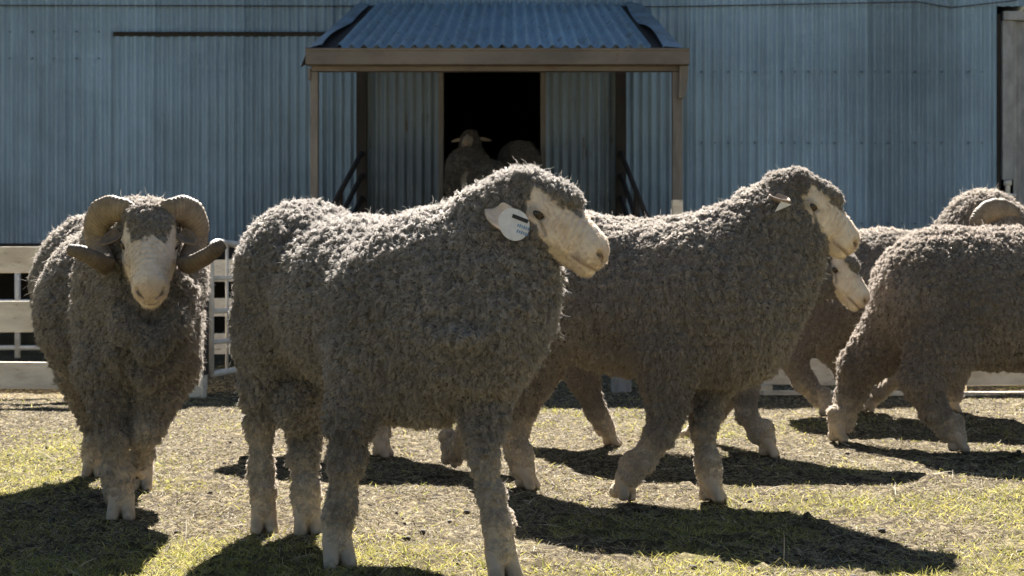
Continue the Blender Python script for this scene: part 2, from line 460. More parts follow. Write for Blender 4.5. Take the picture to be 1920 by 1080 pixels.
def screws(mb, x0, x1, z, y, step=0.114):
    x = x0
    while x < x1:
        mb.box((x - .0055, y - WY - .020, z - .0055), (x + .0055, y - WY - .004, z + .0055), 1); x += step

DX0, DX1, DZ1 = wx(829), wx(1016), wz(112)
PX0, PX1 = wx(680), wx(1163)
FLOOR_Z = 0.91
M_SCREW = simple('screw', (0.085, 0.10, 0.12), 0.6)
mb = MB()
corrugated(mb, -7.2, PX0, 0.93, 2.985, WY); corrugated(mb, PX1, wx(1868), 0.93, 2.985, WY)
for z in (wz(135), wz(268), 1.1): screws(mb, wx(1290), wx(1860), z, WY)
for z in (wz(78), wz(118)): screws(mb, wx(225), wx(600), z, WY, 0.152)
screws(mb, -6, wx(205), wz(60), WY, 0.19); screws(mb, -6, wx(205), wz(110), WY, 0.19)
mb.build('lower_cladding', [M_WALL, M_SCREW], shed, smooth=True)
mb = MB(); corrugated(mb, -7.2, 7.2, 2.955, 4.0, WY - 0.007); corrugated(mb, -1.9, 1.9, 3.99, 5.0, WY - 0.009)  # second run fronts the unseen bay added for shade
mb.build('upper_cladding', M_WALL, shed, smooth=True)
mb = MB(); mb.box((-1.89, .02, 3.9), (1.89, 3.2, 4.99)); mb.build('added_shade_bay', M_ROOF, shed)  # unseen bay, added on top to keep the awning roof in shade
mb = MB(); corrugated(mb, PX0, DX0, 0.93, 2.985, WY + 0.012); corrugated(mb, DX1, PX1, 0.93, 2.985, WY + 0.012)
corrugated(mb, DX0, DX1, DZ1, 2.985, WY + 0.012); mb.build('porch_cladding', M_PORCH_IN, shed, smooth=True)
# wire clipped along the sheet joint, door track and its shadowed channel
mb = MB(); mb.tube([S((-6.8, WY - .03, 2.965)), S((wx(1250), WY - .03, wz(14))), S((wx(1720), WY - .03, wz(5))), S((wx(1780), WY - .035, wz(16))), S((wx(1905), WY - .03, wz(2)))], 0.004, 6)
mb.build('wire', M_RAIL, shed)
mb = MB(); mb.box((wx(215), -.045, wz(69)), (wx(700), .012, wz(63.5))); mb.box((wx(215), -.062, wz(63.4)), (wx(700), .012, wz(62.4)))
mb.build('door_track', M_DARK, shed)
mb = MB(); corrugated(mb, wx(217), wx(606), 0.95, wz(69.5), WY - .024); mb.build('left_door', M_WALL, shed, smooth=True)
# pale sliding door at the right
dr = MB(); dr.box((wx(1876), -.05, wz(338)), (wx(1896), -.004, wz(24)))
dr.box((wx(1876), -.075, wz(41)), (7.2, -.0035, wz(24)))
dr.box((wx(1868), -.018, wz(372)), (wx(1875.5), .03, wz(27)), 1)
do = dr.build('door_frame', [M_PALE, M_DARK], shed, bevel=.004)
mb = MB(); corrugated(mb, wx(1897), 7.2, 0.93, wz(42), WY - 0.016, 0.014, 0.098); mb.build('sliding_door', M_PALE, shed, smooth=True)
mb = MB(); mb.tube([(wx(1886), -.04, wz(368)), (wx(1886), -.04, wz(339))], .02, 10); mb.tube([(wx(1886), -.04, wz(348)), (wx(1886), -.04, wz(339))], .034, 10)
mb.tube([(wx(1872), -.05, wz(366)), (wx(1900), -.05, wz(368))], .018, 8); mb.build('tap_pipe', M_PIPE, shed, smooth=True)
# doorway frame, floor, inside, roof, stumps
mb = MB(); mb.box((DX0 - .03, -.03, FLOOR_Z), (DX0 + .012, .08, DZ1)); mb.box((DX1 - .012, -.03, FLOOR_Z), (DX1 + .035, .08, DZ1)); mb.box((DX0 - .03, -.032, DZ1 + .002), (DX1 + .035, .08, DZ1 + .06))
mb.build('doorway_frame', M_POST, shed, bevel=.004)
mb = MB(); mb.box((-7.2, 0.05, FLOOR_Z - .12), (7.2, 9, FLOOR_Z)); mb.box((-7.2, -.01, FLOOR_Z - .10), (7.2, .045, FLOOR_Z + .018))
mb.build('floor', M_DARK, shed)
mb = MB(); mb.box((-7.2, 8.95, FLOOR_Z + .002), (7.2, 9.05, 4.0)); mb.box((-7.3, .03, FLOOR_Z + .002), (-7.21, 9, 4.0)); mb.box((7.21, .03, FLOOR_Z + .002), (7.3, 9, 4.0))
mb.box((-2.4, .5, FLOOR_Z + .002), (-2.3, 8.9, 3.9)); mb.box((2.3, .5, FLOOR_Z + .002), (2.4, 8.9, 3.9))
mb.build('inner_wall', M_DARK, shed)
mb = MB(); mb.add([(-7.5, -.06, 3.98), (7.5, -.06, 3.98), (7.5, 4.5, 5.3), (-7.5, 4.5, 5.3), (7.5, 9.2, 3.98), (-7.5, 9.2, 3.98)], [(0, 1, 2, 3), (3, 2, 4, 5)])
mb.add([(-7.28, .0, 4.0), (-7.28, 9, 4.0), (-7.28, 4.5, 5.25)], [(0, 1, 2)]); mb.add([(7.28, .0, 4.0), (7.28, 9, 4.0), (7.28, 4.5, 5.25)], [(0, 1, 2)])
mb.build('roof', M_ROOF, shed)
mb = MB(); mb.box((-7.2, 2.2, 0.16), (-3.3, 2.26, FLOOR_Z - .13)); mb.box((-3.28, 2.2, -0.02), (7.2, 2.26, FLOOR_Z - .13)); mb.build('skirting', M_DARK, shed)
for x in (-6.4, -4.9, -4.05, -2.9, -1.6, 0.2, 1.7, 3.2, 4.7, 6.2):
    mb = MB(); mb.tube([(x, .3, -.05), (x, .3, FLOOR_Z - .125)], [.085, .08], 12); mb.build('stump', M_STUMP, shed, smooth=True)

# ---------------------------------------------------------------- awning over the doorway
AF = 8.3; AK = FPX / AF
def ax(px, y=AF): return (px - 960) * y / FPX
def az(py, y=AF): return CAM_Z + (HOR - py) * y / FPX
awn = empty('porch_awning', (0, AF, 0))
tag(awn, 'lean-to awning of corrugated iron on timber posts over the shed doorway', 'awning')
def A_(p): return (p[0], p[1] - AF, p[2])
z_b, z_f = wz(14), az(94)
y_b, y_f = WY - .03, AF + .03
def roof_pt(x, v, up=0): return A_((x, y_b + (y_f - y_b) * v, z_b + (z_f - z_b) * v + up))
mb = MB(); xl, xr = ax(628), ax(1222); n = 300; vs = []; fs = []; rows = 9
for r in range(rows):
    for i in range(n + 1):
        x = xl + (xr - xl) * i / n
        dent = 0.012 * float(vnoise(np.array([[x * 2.5, r * .6, 0.5]]), 13)[0])
        vs.append(roof_pt(x, r / (rows - 1), .018 * math.sin(2 * math.pi * x / .082) + .020 + dent))
for r in range(rows - 1):
    for i in range(n): a = r * (n + 1) + i; fs.append((a, a + n + 1, a + n + 2, a + 1))
mb.add(vs, fs); mb.build('roof_sheet', M_ROOF, awn, smooth=True)
for sgn, xa, xb, xc in ((-1, ax(630), ax(600), ax(573)), (1, ax(1218), ax(1246), ax(1286))):   # curled side flashings
    mb = MB(); rows = 15; vs = []; fs = []
    for r in range(rows):
        v = r / (rows - 1); w = math.sin(v * 9 + sgn) * .012 + .03 * (v > .5) * math.sin((v - .5) * 6.3)
        xo = xc * .985
        vs += [roof_pt(xb + (xa - xb) * (.25 + .2 * math.sin(v * 5)), v, .026 + w), roof_pt(xb, v, .036 + w * .5), roof_pt(xo, v, .022), roof_pt(xo + sgn * .004, v, -.035)]
    for r in range(rows - 1):
        for j in range(3): a = r * 4 + j; fs.append((a, a + 4, a + 5, a + 1))
    mb.add(vs, fs); o = mb.build('side_flashing', M_FLASH, awn, smooth=False)
    s = o.modifiers.new('thick', 'SOLIDIFY'); s.thickness = .003
    mb = MB(); b0 = .004 * sgn
    vs = [roof_pt(xa, 0, -.008), roof_pt(xa, 1, -.008), roof_pt(xc * .98, 1, -.03), roof_pt(xc * .98, 0, -.03)]
    mb.add(vs, [(0, 1, 2, 3)] if sgn > 0 else [(3, 2, 1, 0)]); o = mb.build('side_batten', M_DARK, awn)
    s = o.modifiers.new('thick', 'SOLIDIFY'); s.thickness = .02; s.offset = 1
mb = MB(); gz0, gz1 = az(123), az(94)
mb.box((ax(575), -.05, gz0), (ax(1291), .028, gz1)); mb.box((ax(575), -.058, gz1 - .012), (ax(1291), -.0505, gz1 + .004))
mb.box((ax(582), .03, gz0 - .03), (ax(1284), .09, gz0 + .02))
mb.build('gutter', M_GUTTER, awn, bevel=.004)
mb = MB(); a = A_((ax(577), AF - .02, az(98))); mb.add([a, A_((ax(566), AF - .04, az(128))), A_((ax(581), AF + .0, az(118))), A_((ax(579), AF + .2, az(100)))], [(0, 1, 2), (0, 2, 3)])
o = mb.build('loose_flap', M_DARK, awn); s = o.modifiers.new('thick', 'SOLIDIFY'); s.thickness = .004
for x0, x1, split in ((580, 594, None), (1263, 1281, 373)):
    mb = MB(); mb.box((ax(x0), .035, -.05), (ax(x1), .105, gz0 - .032)); mb.build('post', M_POST, awn, bevel=.004)
    mb = MB(); mb.box((ax(x0) - .003, .031, -.05), (ax(x1) + .003, .109, az(374))); mb.build('post_base', M_WHITE, awn, bevel=.004)
    mb = MB()
    if x0 < 1000: mb.box((ax(577), .02, az(148)), (ax(581), .07, az(127)))
    else:
        vs = []
        prof = [(1290, 124), (1290, 140), (1288, 160), (1284, 180), (1282, 184), (1272, 184), (1274, 160), (1274, 124)]
        for y in (-.01, .03): vs += [(ax(p), y, az(q)) for p, q in prof]
        k = len(prof); fs = [tuple(range(k)), tuple(range(2 * k - 1, k - 1, -1))] + [(i, k + i, k + (i + 1) % k, (i + 1) % k) for i in range(k)]
        mb.add(vs, fs)
    mb.build('bracket', M_POST, awn)
for i in range(3):    # rafters and battens below the sheet
    x = ax(590) + (ax(1275) - ax(590)) * i / 2
    mb = MB(); p = [Vector(roof_pt(x + s, v, u)) for s, v, u in ((-.03, 0, -.10), (.03, 0, -.10), (.03, 1, -.10), (-.03, 1, -.10), (-.03, 0, -.035), (.03, 0, -.035), (.03, 1, -.035), (-.03, 1, -.035))]
    mb.add(p, [(0, 3, 2, 1), (4, 5, 6, 7), (0, 1, 5, 4), (1, 2, 6, 5), (2, 3, 7, 6), (3, 0, 4, 7)]); mb.build('rafter', M_POST, awn)

# ---------------------------------------------------------------- ramp up to the doorway
rampo = empty('loading_ramp', (0, 8.0, 0))
tag(rampo, 'timber sheep ramp with rusty pipe handrails climbing to the shed doorway', 'ramp')
RY0, RY1 = 8.05, WY - .03
def ramp_z(y): return FLOOR_Z * (y - RY0) / (RY1 - RY0)
def R_(x, y, z): return (x, y - 8.0, z)
mb = MB()
for i in range(26):
    y0 = RY0 + (RY1 - RY0) * i / 26; y1 = RY0 + (RY1 - RY0) * (i + .94) / 26
    mb.add([R_(PX0, y0, ramp_z(y0) - .04), R_(PX1, y0, ramp_z(y0) - .04), R_(PX1, y1, ramp_z(y1) - .04), R_(PX0, y1, ramp_z(y1) - .04),
            R_(PX0, y0, ramp_z(y0)), R_(PX1, y0, ramp_z(y0)), R_(PX1, y1, ramp_z(y1)), R_(PX0, y1, ramp_z(y1))],
           [(0, 3, 2, 1), (4, 5, 6, 7), (0, 1, 5, 4), (1, 2, 6, 5), (2, 3, 7, 6), (3, 0, 4, 7)])
mb.build('deck', M_DECK, rampo)
for x in (PX0, PX1):
    mb = MB()
    for h in (.80, .61, .42, .23): mb.tube([R_(x, RY0 + .35, ramp_z(RY0 + .35) + h), R_(x, RY1, ramp_z(RY1) + h)], .021, 8)
    for y in (RY0 + .38, 9.5): mb.tube([R_(x, y, ramp_z(y) - .3), R_(x, y, ramp_z(y) + .8)], .024, 8)
    mb.build('handrail', M_RAIL, rampo, smooth=True)
    mb = MB(); mb.box(R_(x - .045, RY1 - .05, 0), R_(x + .045, RY1 + .0, z_b - .35)); mb.build('end_post', M_DARK, rampo, bevel=.003)

# ---------------------------------------------------------------- yard fences and gate
def board_fence(label, group, y, x0, x1, boards, posts, lean=0.0):
    f = empty('board_fence', ((x0 + x1) / 2, y, 0)); tag(f, label, 'fence', group)
    cx = (x0 + x1) / 2
    for z0, z1 in boards:
        mb = MB(); n = 14; vs = []; fs = []
        for i in range(n + 1):
            x = x0 + (x1 - x0) * i / n - cx; w = .006 * math.sin(x * 2.1 + z0 * 9); s = .004 * math.sin(x * 3.3 + z0 * 20)
            vs += [(x, w - .014, z0 + s), (x, w + .014, z0 + s), (x, w + .014, z1 + s), (x, w - .014, z1 + s)]
        for i in range(n):
            for j in range(4): a = i * 4 + j; b_ = i * 4 + (j + 1) % 4; fs.append((a, b_, b_ + 4, a + 4))
        fs += [(3, 2, 1, 0), tuple(n * 4 + j for j in range(4))]
        mb.add(vs, fs); mb.build('board', M_WHITE, f, bevel=.003)
    for px in posts:
        mb = MB(); mb.box((px - cx - .045, .017, -.06), (px - cx + .045, .10, boards[-1][1] + .03)); mb.build('post', M_WHITE, f, bevel=.006)
    return f
FY = 6.57
def fz(py, y=FY): return CAM_Z + (HOR - py) * y / FPX
def fx(px, y=FY): return (px - 960) * y / FPX
bl = [(fz(730), fz(680)), (fz(624), fz(566)), (fz(513), fz(464))]
board_fence('weathered white board fence behind the horned ram facing the camera', 'yard fences', FY, -4.3, fx(388), bl, [-4.2, -2.95, fx(352)])
by = 6.72
board_fence('white board and rail fence behind the rams walking at the right end', 'yard fences', by, fx(1430, by), 4.6,
            [(fz(722, by), fz(672, by)), (fz(663, by), fz(654, by)), (fz(742, by), fz(733, by)), (fz(612, by), fz(560, by)), (fz(505, by), fz(458, by))][:3], [fx(1434, by), 2.35, 3.4, 4.5])
yb = 9.1
board_fence('far white board fence seen through the bars of the tubular gate', 'yard fences', yb, -3.05, -1.42,
            [(fz(665, yb), fz(626, yb)), (fz(594, yb), fz(560, yb)), (fz(528, yb), fz(487, yb))], [-3.0, -1.47])
gp = empty('gate_post', (fx(375), FY - .05, 0)); tag(gp, 'square white timber post carrying the tubular gate', 'post')
mb = MB(); mb.box((-.037, -.04, -.06), (.037, .04, fz(468))); mb.build('timber', M_WHITE, gp, bevel=.006)
mb = MB(); mb.box((.0375, -.03, .12), (.050, .03, fz(480))); mb.build('hinge_strap', M_RAIL, gp)
gate = empty('tubular_gate', (fx(389), FY, 0)); tag(gate, 'white tubular steel gate swung open beside the square post', 'gate')
g0 = np.array([fx(391), FY + .05]); gdir = np.array([.16, .98]); gl = 2.1
def G_(s, z): return (g0[0] + gdir[0] * s - fx(389), g0[1] + gdir[1] * s - FY, z)
ztop, zbot = fz(452), fz(703)
mb = MB(); mb.tube([G_(0, zbot), G_(0, ztop - .05), G_(.03, ztop - .01), G_(.08, ztop), G_(gl - .08, ztop - .03), G_(gl, ztop - .10), G_(gl, zbot), G_(0.0, zbot)], .017, 10)
mb.build('frame', M_PIPE, gate, smooth=True)
for py in (521, 584, 643):
    z = fz(py); mb = MB(); mb.tube([G_(0, z), G_(gl, z - .01)], .013, 8); mb.build('rail', M_PIPE, gate, smooth=True)
for s in (.22, .85, 1.45):
    mb = MB(); mb.tube([G_(s, zbot), G_(s, ztop - .01)], .009, 8); mb.build('upright', M_PIPE, gate, smooth=True)
pf = empty('pipe_fence', (-3.6, 9.2, 0)); tag(pf, 'thin white pipe frame in the shade behind the left board fence', 'pipe frame')
mb = MB()
yy = 9.2
for px in (-170, 33, 236): mb.tube([(ax(px, yy) + 3.6, 0, .05), (ax(px, yy) + 3.6, 0, az(470, yy))], .022, 8)
for py in (566, 652): mb.tube([(ax(-220, yy) + 3.6, 0, az(py, yy)), (ax(300, yy) + 3.6, 0, az(py, yy))], .018, 8)
mb.build('frame', M_PIPE, pf, smooth=True)
blk = MB(); d_ = 6.95; blk.box((ax(1148, d_), d_, -.02), (ax(1184, d_), d_ + .1, az(708, d_)))
tag(blk.build('concrete_block', M_STUMP, bevel=.008), 'small pale block on the ground behind the middle ram', 'block')

# ---------------------------------------------------------------- sheep: implicit surfaces turned into one mesh each
def cone(a, ra, b, rb, k=.04, reg='w'): return dict(t='c', a=np.array(a), ra=ra, b=np.array(b), rb=rb, k=k, reg=reg)
def ell(c, r, R=None, k=.04, reg='w'): return dict(t='e', a=np.array(c), r=np.array(r), R=R, k=k, reg=reg)
def prim_d(p, X):
    if p['t'] == 'c':
        ba = p['b'] - p['a']; L = max(float(ba @ ba), 1e-9); v = X - p['a'].astype(np.float32)
        h = np.clip((v @ ba.astype(np.float32)) / L, 0, 1)
        q = v - h[..., None] * ba.astype(np.float32)
        return np.sqrt((q * q).sum(-1)) - (p['ra'] + (p['rb'] - p['ra']) * h)
    v = X - p['a'].astype(np.float32)
    if p['R'] is not None: v = v @ p['R'].astype(np.float32)
    r = p['r'].astype(np.float32); k0 = np.sqrt(((v / r) ** 2).sum(-1)); k1 = np.sqrt(((v / (r * r)) ** 2).sum(-1)) + 1e-6
    return k0 * (k0 - 1) / k1
def prim_box(p):
    if p['t'] == 'c':
        r = max(p['ra'], p['rb']); return np.minimum(p['a'], p['b']) - r, np.maximum(p['a'], p['b']) + r
    r = p['r'].max(); return p['a'] - r, p['a'] + r

def field(prims, lo, hi, h):
    n = np.ceil((hi - lo) / h).astype(int) + 1
    F = np.full(n, .5, np.float32)
    ax_ = [lo[i] + h * np.arange(n[i]) for i in range(3)]
    for p in prims:
        l, u = prim_box(p); m = p['k'] + 3 * h
        s = [slice(max(0, int((l[i] - m - lo[i]) / h)), min(n[i], int((u[i] + m - lo[i]) / h) + 2)) for i in range(3)]
        if any(q.stop <= q.start for q in s): continue
        X = np.stack(np.meshgrid(*[ax_[i][s[i]] for i in range(3)], indexing='ij'), -1).astype(np.float32)
        d = prim_d(p, X); f = F[s[0], s[1], s[2]]; k = p['k']
        if p.get('sub'):
            d = -d; t = np.clip(.5 - .5 * (f - d) / k, 0, 1); F[s[0], s[1], s[2]] = f + (d - f) * t + k * t * (1 - t)
        else:
            t = np.clip(.5 + .5 * (f - d) / k, 0, 1); F[s[0], s[1], s[2]] = f + (d - f) * t - k * t * (1 - t)
    return F

def surface_nets(F, lo, h):
    S_ = F < 0; n = F.shape
    c = [S_[i:n[0] - 1 + i, j:n[1] - 1 + j, k:n[2] - 1 + k] for i in (0, 1) for j in (0, 1) for k in (0, 1)]
    tot = sum(q.astype(np.int8) for q in c); act = (tot > 0) & (tot < 8)
    idx = np.argwhere(act); vid = np.full(act.shape, -1, np.int32); vid[act] = np.arange(len(idx))
    off = np.array([[i, j, k] for i in (0, 1) for j in (0, 1) for k in (0, 1)])
    val = np.stack([F[idx[:, 0] + o[0], idx[:, 1] + o[1], idx[:, 2] + o[2]] for o in off], -1)
    acc = np.zeros((len(idx), 3)); cnt = np.zeros(len(idx))
    for a in range(8):
        for b in range(a + 1, 8):
            if np.abs(off[a] - off[b]).sum() != 1: continue
            x, y = val[:, a], val[:, b]; m = (x < 0) != (y < 0)
            t = np.where(m, x / np.where(m, x - y, 1), 0)
            acc += np.where(m[:, None], off[a] + t[:, None] * (off[b] - off[a]), 0); cnt += m
    V = lo + h * (idx + acc / cnt[:, None])
    Q = []
    for axn in range(3):
        u, v = [(1, 2), (2, 0), (0, 1)][axn]
        sl0 = [slice(1, n[i] - 1) for i in range(3)]; sl1 = list(sl0); sl0[axn] = slice(0, n[axn] - 1); sl1[axn] = slice(1, n[axn])
        A, B = S_[tuple(sl0)], S_[tuple(sl1)]; e = np.argwhere(A != B); ins = A[A != B]
        base = e.copy()
        for i in range(3):
            if i != axn: base[:, i] += 1
        def g(du, dv):
            r = base.copy(); r[:, u] += du; r[:, v] += dv; return vid[r[:, 0], r[:, 1], r[:, 2]]
        q4 = np.stack([g(-1, -1), g(0, -1), g(0, 0), g(-1, 0)], -1)
        q4[~ins] = q4[~ins][:, ::-1]; Q.append(q4)
    return V, np.concatenate(Q)

def vnormals(V, Q):
    fn = np.cross(V[Q[:, 2]] - V[Q[:, 0]], V[Q[:, 3]] - V[Q[:, 1]])
    N = np.zeros_like(V)
    for i in range(4):
        for a in range(3): N[:, a] += np.bincount(Q[:, i], fn[:, a], len(V))
    return N / (np.linalg.norm(N, axis=1, keepdims=True) + 1e-9)

WOOL_SHADE = np.array([.135, .120, .104]); LEG = np.array([.36, .30, .235]); HOOF = np.array([.47, .395, .315]); FACE = np.array([.76, .66, .55])  # hide under the fleece is darkened, painting shade into gaps between locks
def smooth01(x): x = np.clip(x, 0, 1); return x * x * (3 - 2 * x)

def head_prims(openness=1.0, kx=0.0):
    H = []
    H.append(cone((0, 0, 0), .056, (.132, 0, -.010), .037, .02, 's'))
    H.append(cone((.015, 0, .020), .040, (.128, 0, .004), .029, .025, 's'))
    H.append(ell((.140, 0, -.014), (.031, .034, .031), None, .02, 's'))
    H.append(cone((-.02, 0, -.045), .046, (.132, 0, -.043), .018, .025, 's'))
    H.append(ell((.142, 0, -.047), (.024, .022, .013), None, .012, 's'))
    H.append(ell((.02, 0, -.02), (.055, .048, .05), None, .03, 's'))
    for s in (-1, 1):
        H.append(ell((-.010, s * .043, .023), (.024, .013, .010), None, .018, 's'))      # brow
        H.append(ell((.004, s * .049, .0), (.021, .019, .018), None, .010, 's'))            # lids
        H.append(cone((.03, s * .043, -.026), .017, (.085, s * .033, -.030), .012, .02, 's'))   # cheek bone
        H.append(ell((.150, s * .021, -.004), (.015, .010, .012), None, .010, 's'))      # nostril wing
        H.append(ell((.128, s * .022, -.030), (.026, .013, .013), None, .012, 's'))      # upper lip
    for s in (-1, 1):
        R = np.array([[.80, .60, 0], [-.60 * s, .80 * s, 0], [0, 0, 1]])
        e = ell((.0150, s * .066, .0005), (.0158, .018, .0075 * openness), R, .003, 's'); e['sub'] = 1; H.append(e)
        e = cone((.022, s * .062, -.010), .0045, (.043, s * .056, -.026), .0035, .008, 's'); e['sub'] = 1; H.append(e)   # tear pit
        e = cone((.168, s * .013, -.012), .0038, (.157, s * .029, .001), .0068, .005, 's'); e['sub'] = 1; H.append(e)    # nostril
        e = cone((.174, s * .010, -.037), .0042, (.140, s * .037, -.037), .0042, .004, 's'); e['sub'] = 1; H.append(e)    # mouth
        e = cone((.140, s * .037, -.037), .0042, (.104, s * .042, -.033), .0034, .004, 's'); e['sub'] = 1; H.append(e)
    e = cone((.175, 0, -.012), .0024, (.170, 0, -.034), .0024, .004, 's'); e['sub'] = 1; H.append(e)                      # split of the lip
    # woolly cap, topknot, cheeks
    H.append(ell((-.074, 0, -.018), (.060, .064, .056), None, .025, 'w'))
    H.append(ell((.022 + kx, 0, .058), (.046, .047, .024), None, .012, 'w'))
    H.append(ell((-.045, 0, .038), (.055, .055, .030), None, .02, 'w'))
    for s in (-1, 1):
        H.append(ell((-.072, s * .036, -.038), (.046, .038, .056), None, .018, 'w'))
        H.append(ell((.005, s * .028, -.078), (.062, .026, .026), None, .018, 'w'))
    return H

FOOT = [0]
def toes(G, hd, s=1.0, up=(0, 0, 1), reg='h'):
    """cloven hoof at ground point G pointing along hd; returns prims and the fetlock point"""
    G = np.array(G, float); up = np.array(up, float); up /= np.linalg.norm(up); hd = np.array([hd[0], hd[1], 0.]); hd /= np.linalg.norm(hd)
    lat = np.cross(up, hd); lat /= np.linalg.norm(lat); o = []
    for q in (-1, 1):
        o.append(cone(G + lat * q * .013 * s + up * .056 * s - hd * .004, .0175 * s, G + lat * q * .0195 * s + up * .0125 * s + hd * .020 * s, .0150 * s, .003, 'h'))
        o.append(ell(G + lat * q * .012 * s + up * .066 * s - hd * .026 * s, (.009 * s, .009 * s, .011 * s), None, .006, 'h'))
    F = G + up * .105 * s - hd * .012 * s
    o.append(cone(G - hd * .020 * s + up * .020 * s, .0165 * s, G - hd * .006 * s + up * .022 * s, .0150 * s, .008, 'h'))
    o.append(cone(G - hd * .014 * s + up * .030 * s, .0165 * s, F, .022 * s, .014, 'p'))
    o.append(ell(G + up * .046 * s, (.017 * s, .017 * s, .016 * s), None, .008, 'h'))
    o.append(cone(F, .024 * s, G + up * .060 * s, .0235 * s, .014, 'p'))
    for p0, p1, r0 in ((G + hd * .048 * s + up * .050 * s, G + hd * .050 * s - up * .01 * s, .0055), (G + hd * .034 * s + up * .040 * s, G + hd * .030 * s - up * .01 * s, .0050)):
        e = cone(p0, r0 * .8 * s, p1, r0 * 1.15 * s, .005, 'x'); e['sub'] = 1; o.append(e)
    FOOT[0] += 1
    for q in o: q['foot'] = FOOT[0]
    return o, F

def limb(pts, hw, reg_from=2, k=.03):
    """pts: (px,py,d,r_px) chain; the last ones carry short pale wool"""
    o = []
    for i in range(len(pts) - 1):
        a, b = pts[i], pts[i + 1]
        o.append(cone(P(*a[:3]), max(a[3] * a[2] / FPX - hw, .012), P(*b[:3]), max(b[3] * b[2] / FPX - hw, .012), k, 'w' if i < reg_from else 'l'))
    return o

def ball(px, py, d, rpx, hw, stretch=(1, 1, 1), k=.10):
    r = rpx * d / FPX - hw
    return ell(P(px, py, d), np.array(stretch) * r, None, k, 'w')

def basis(fwd, up):
    f = np.array(fwd, float); f /= np.linalg.norm(f); u = np.array(up, float); u -= f * (u @ f); u /= np.linalg.norm(u)
    return np.stack([f, np.cross(u, f), u], 1)      # columns: forward, left, up

def leaf(name, base, dirv, nrm, L, W, mat, parent, origin, curl=.25, droop=0.0):
    d = np.array(dirv, float); d /= np.linalg.norm(d); n = np.array(nrm, float); n -= d * (n @ d); n /= np.linalg.norm(n); s = np.cross(d, n)
    nu, nv = 18, 9; V = []
    for i in range(nu):
        u = i / (nu - 1); w = W * (math.sin(math.pi * min(1, .10 + .90 * u) ** .75) ** .75 * .9 + .05) * (1 if u < .96 else .8)
        for j in range(nv):
            v = j / (nv - 1) * 2 - 1
            V.append(np.array(base) + d * (L * u) + s * (w * v * .5) + n * (-curl * w * (1 - v * v) * (1 - .4 * u) - droop * L * u * u))
    Q = [(i * nv + j, i * nv + j + 1, (i + 1) * nv + j + 1, (i + 1) * nv + j) for i in range(nu - 1) for j in range(nv - 1)]
    o = mesh_np(name, np.array(V), Q, True, [mat], parent, origin)
    m = o.modifiers.new('thick', 'SOLIDIFY'); m.thickness = .006; m.offset = 0
    m = o.modifiers.new('soft', 'SUBSURF'); m.levels = 1; m.render_levels = 1
    return o

def horn_path(parent, origin, keys, squash=1.25):
    """ridged horn swept along key points (px, py, d, r_px)"""
    kp = np.array([P(*k[:3]) for k in keys]); kr = np.array([k[3] * k[2] / FPX for k in keys]); m = len(keys); M_, n = 190, 18
    tt = np.linspace(0, m - 1.0001, M_); i = tt.astype(int); f = (tt - i)[:, None]
    g = lambda A, o: A[np.clip(i + o, 0, m - 1)]
    def cr(A): p0, p1, p2, p3 = g(A, -1), g(A, 0), g(A, 1), g(A, 2); return .5 * (2 * p1 + (p2 - p0) * f + (2 * p0 - 5 * p1 + 4 * p2 - p3) * f ** 2 + (3 * p1 - p0 - 3 * p2 + p3) * f ** 3)
    pts = cr(kp); rr = cr(kr[:, None])[:, 0]
    T = np.gradient(pts, axis=0); T /= np.linalg.norm(T, axis=1, keepdims=True); cen = pts[:int(M_ * .7)].mean(0)
    V = []; tint = []; up = None
    for q in range(M_):
        up = (pts[q] - cen) if up is None else up
        up = up - T[q] * (up @ T[q]); up /= np.linalg.norm(up); sd = np.cross(T[q], up); t = q / (M_ - 1)
        ridge = 1 + .034 * math.sin(q * 1.7 + 1.8 * math.sin(q * .17)) + .028 * math.sin(q * .37 + 1 + math.sin(q * .05))
        if q >= M_ - 3: ridge *= (.92, .72, .3)[q - M_ + 3]
        for j in range(n):
            a = 2 * math.pi * j / n; w = 1 + .05 * math.sin(3 * a + q * .05)
            V.append(pts[q] + (up * math.cos(a) * squash + sd * math.sin(a) / squash) * rr[q] * ridge * w)
            k = .55 + .45 * (math.sin(q * 1.7 + 1.8 * math.sin(q * .17)) * .5 + .5) * (.6 + .4 * math.sin(j * .7 + q * .2)); dk = float(smooth01(np.array((t - .42) / .34)))
            tint.append(np.array([.30, .235, .16]) * (1 - dk) * (.42 + .58 * k) + np.array([.16, .12, .085]) * dk * (.45 + .55 * k))
    Q = [(i_ * n + j, i_ * n + (j + 1) % n, (i_ + 1) * n + (j + 1) % n, (i_ + 1) * n + j) for i_ in range(M_ - 1) for j in range(n)]
    return mesh_np('horn', np.array(V), Q, True, [M_HORN], parent, origin, attrs={'tint': np.array(tint)})

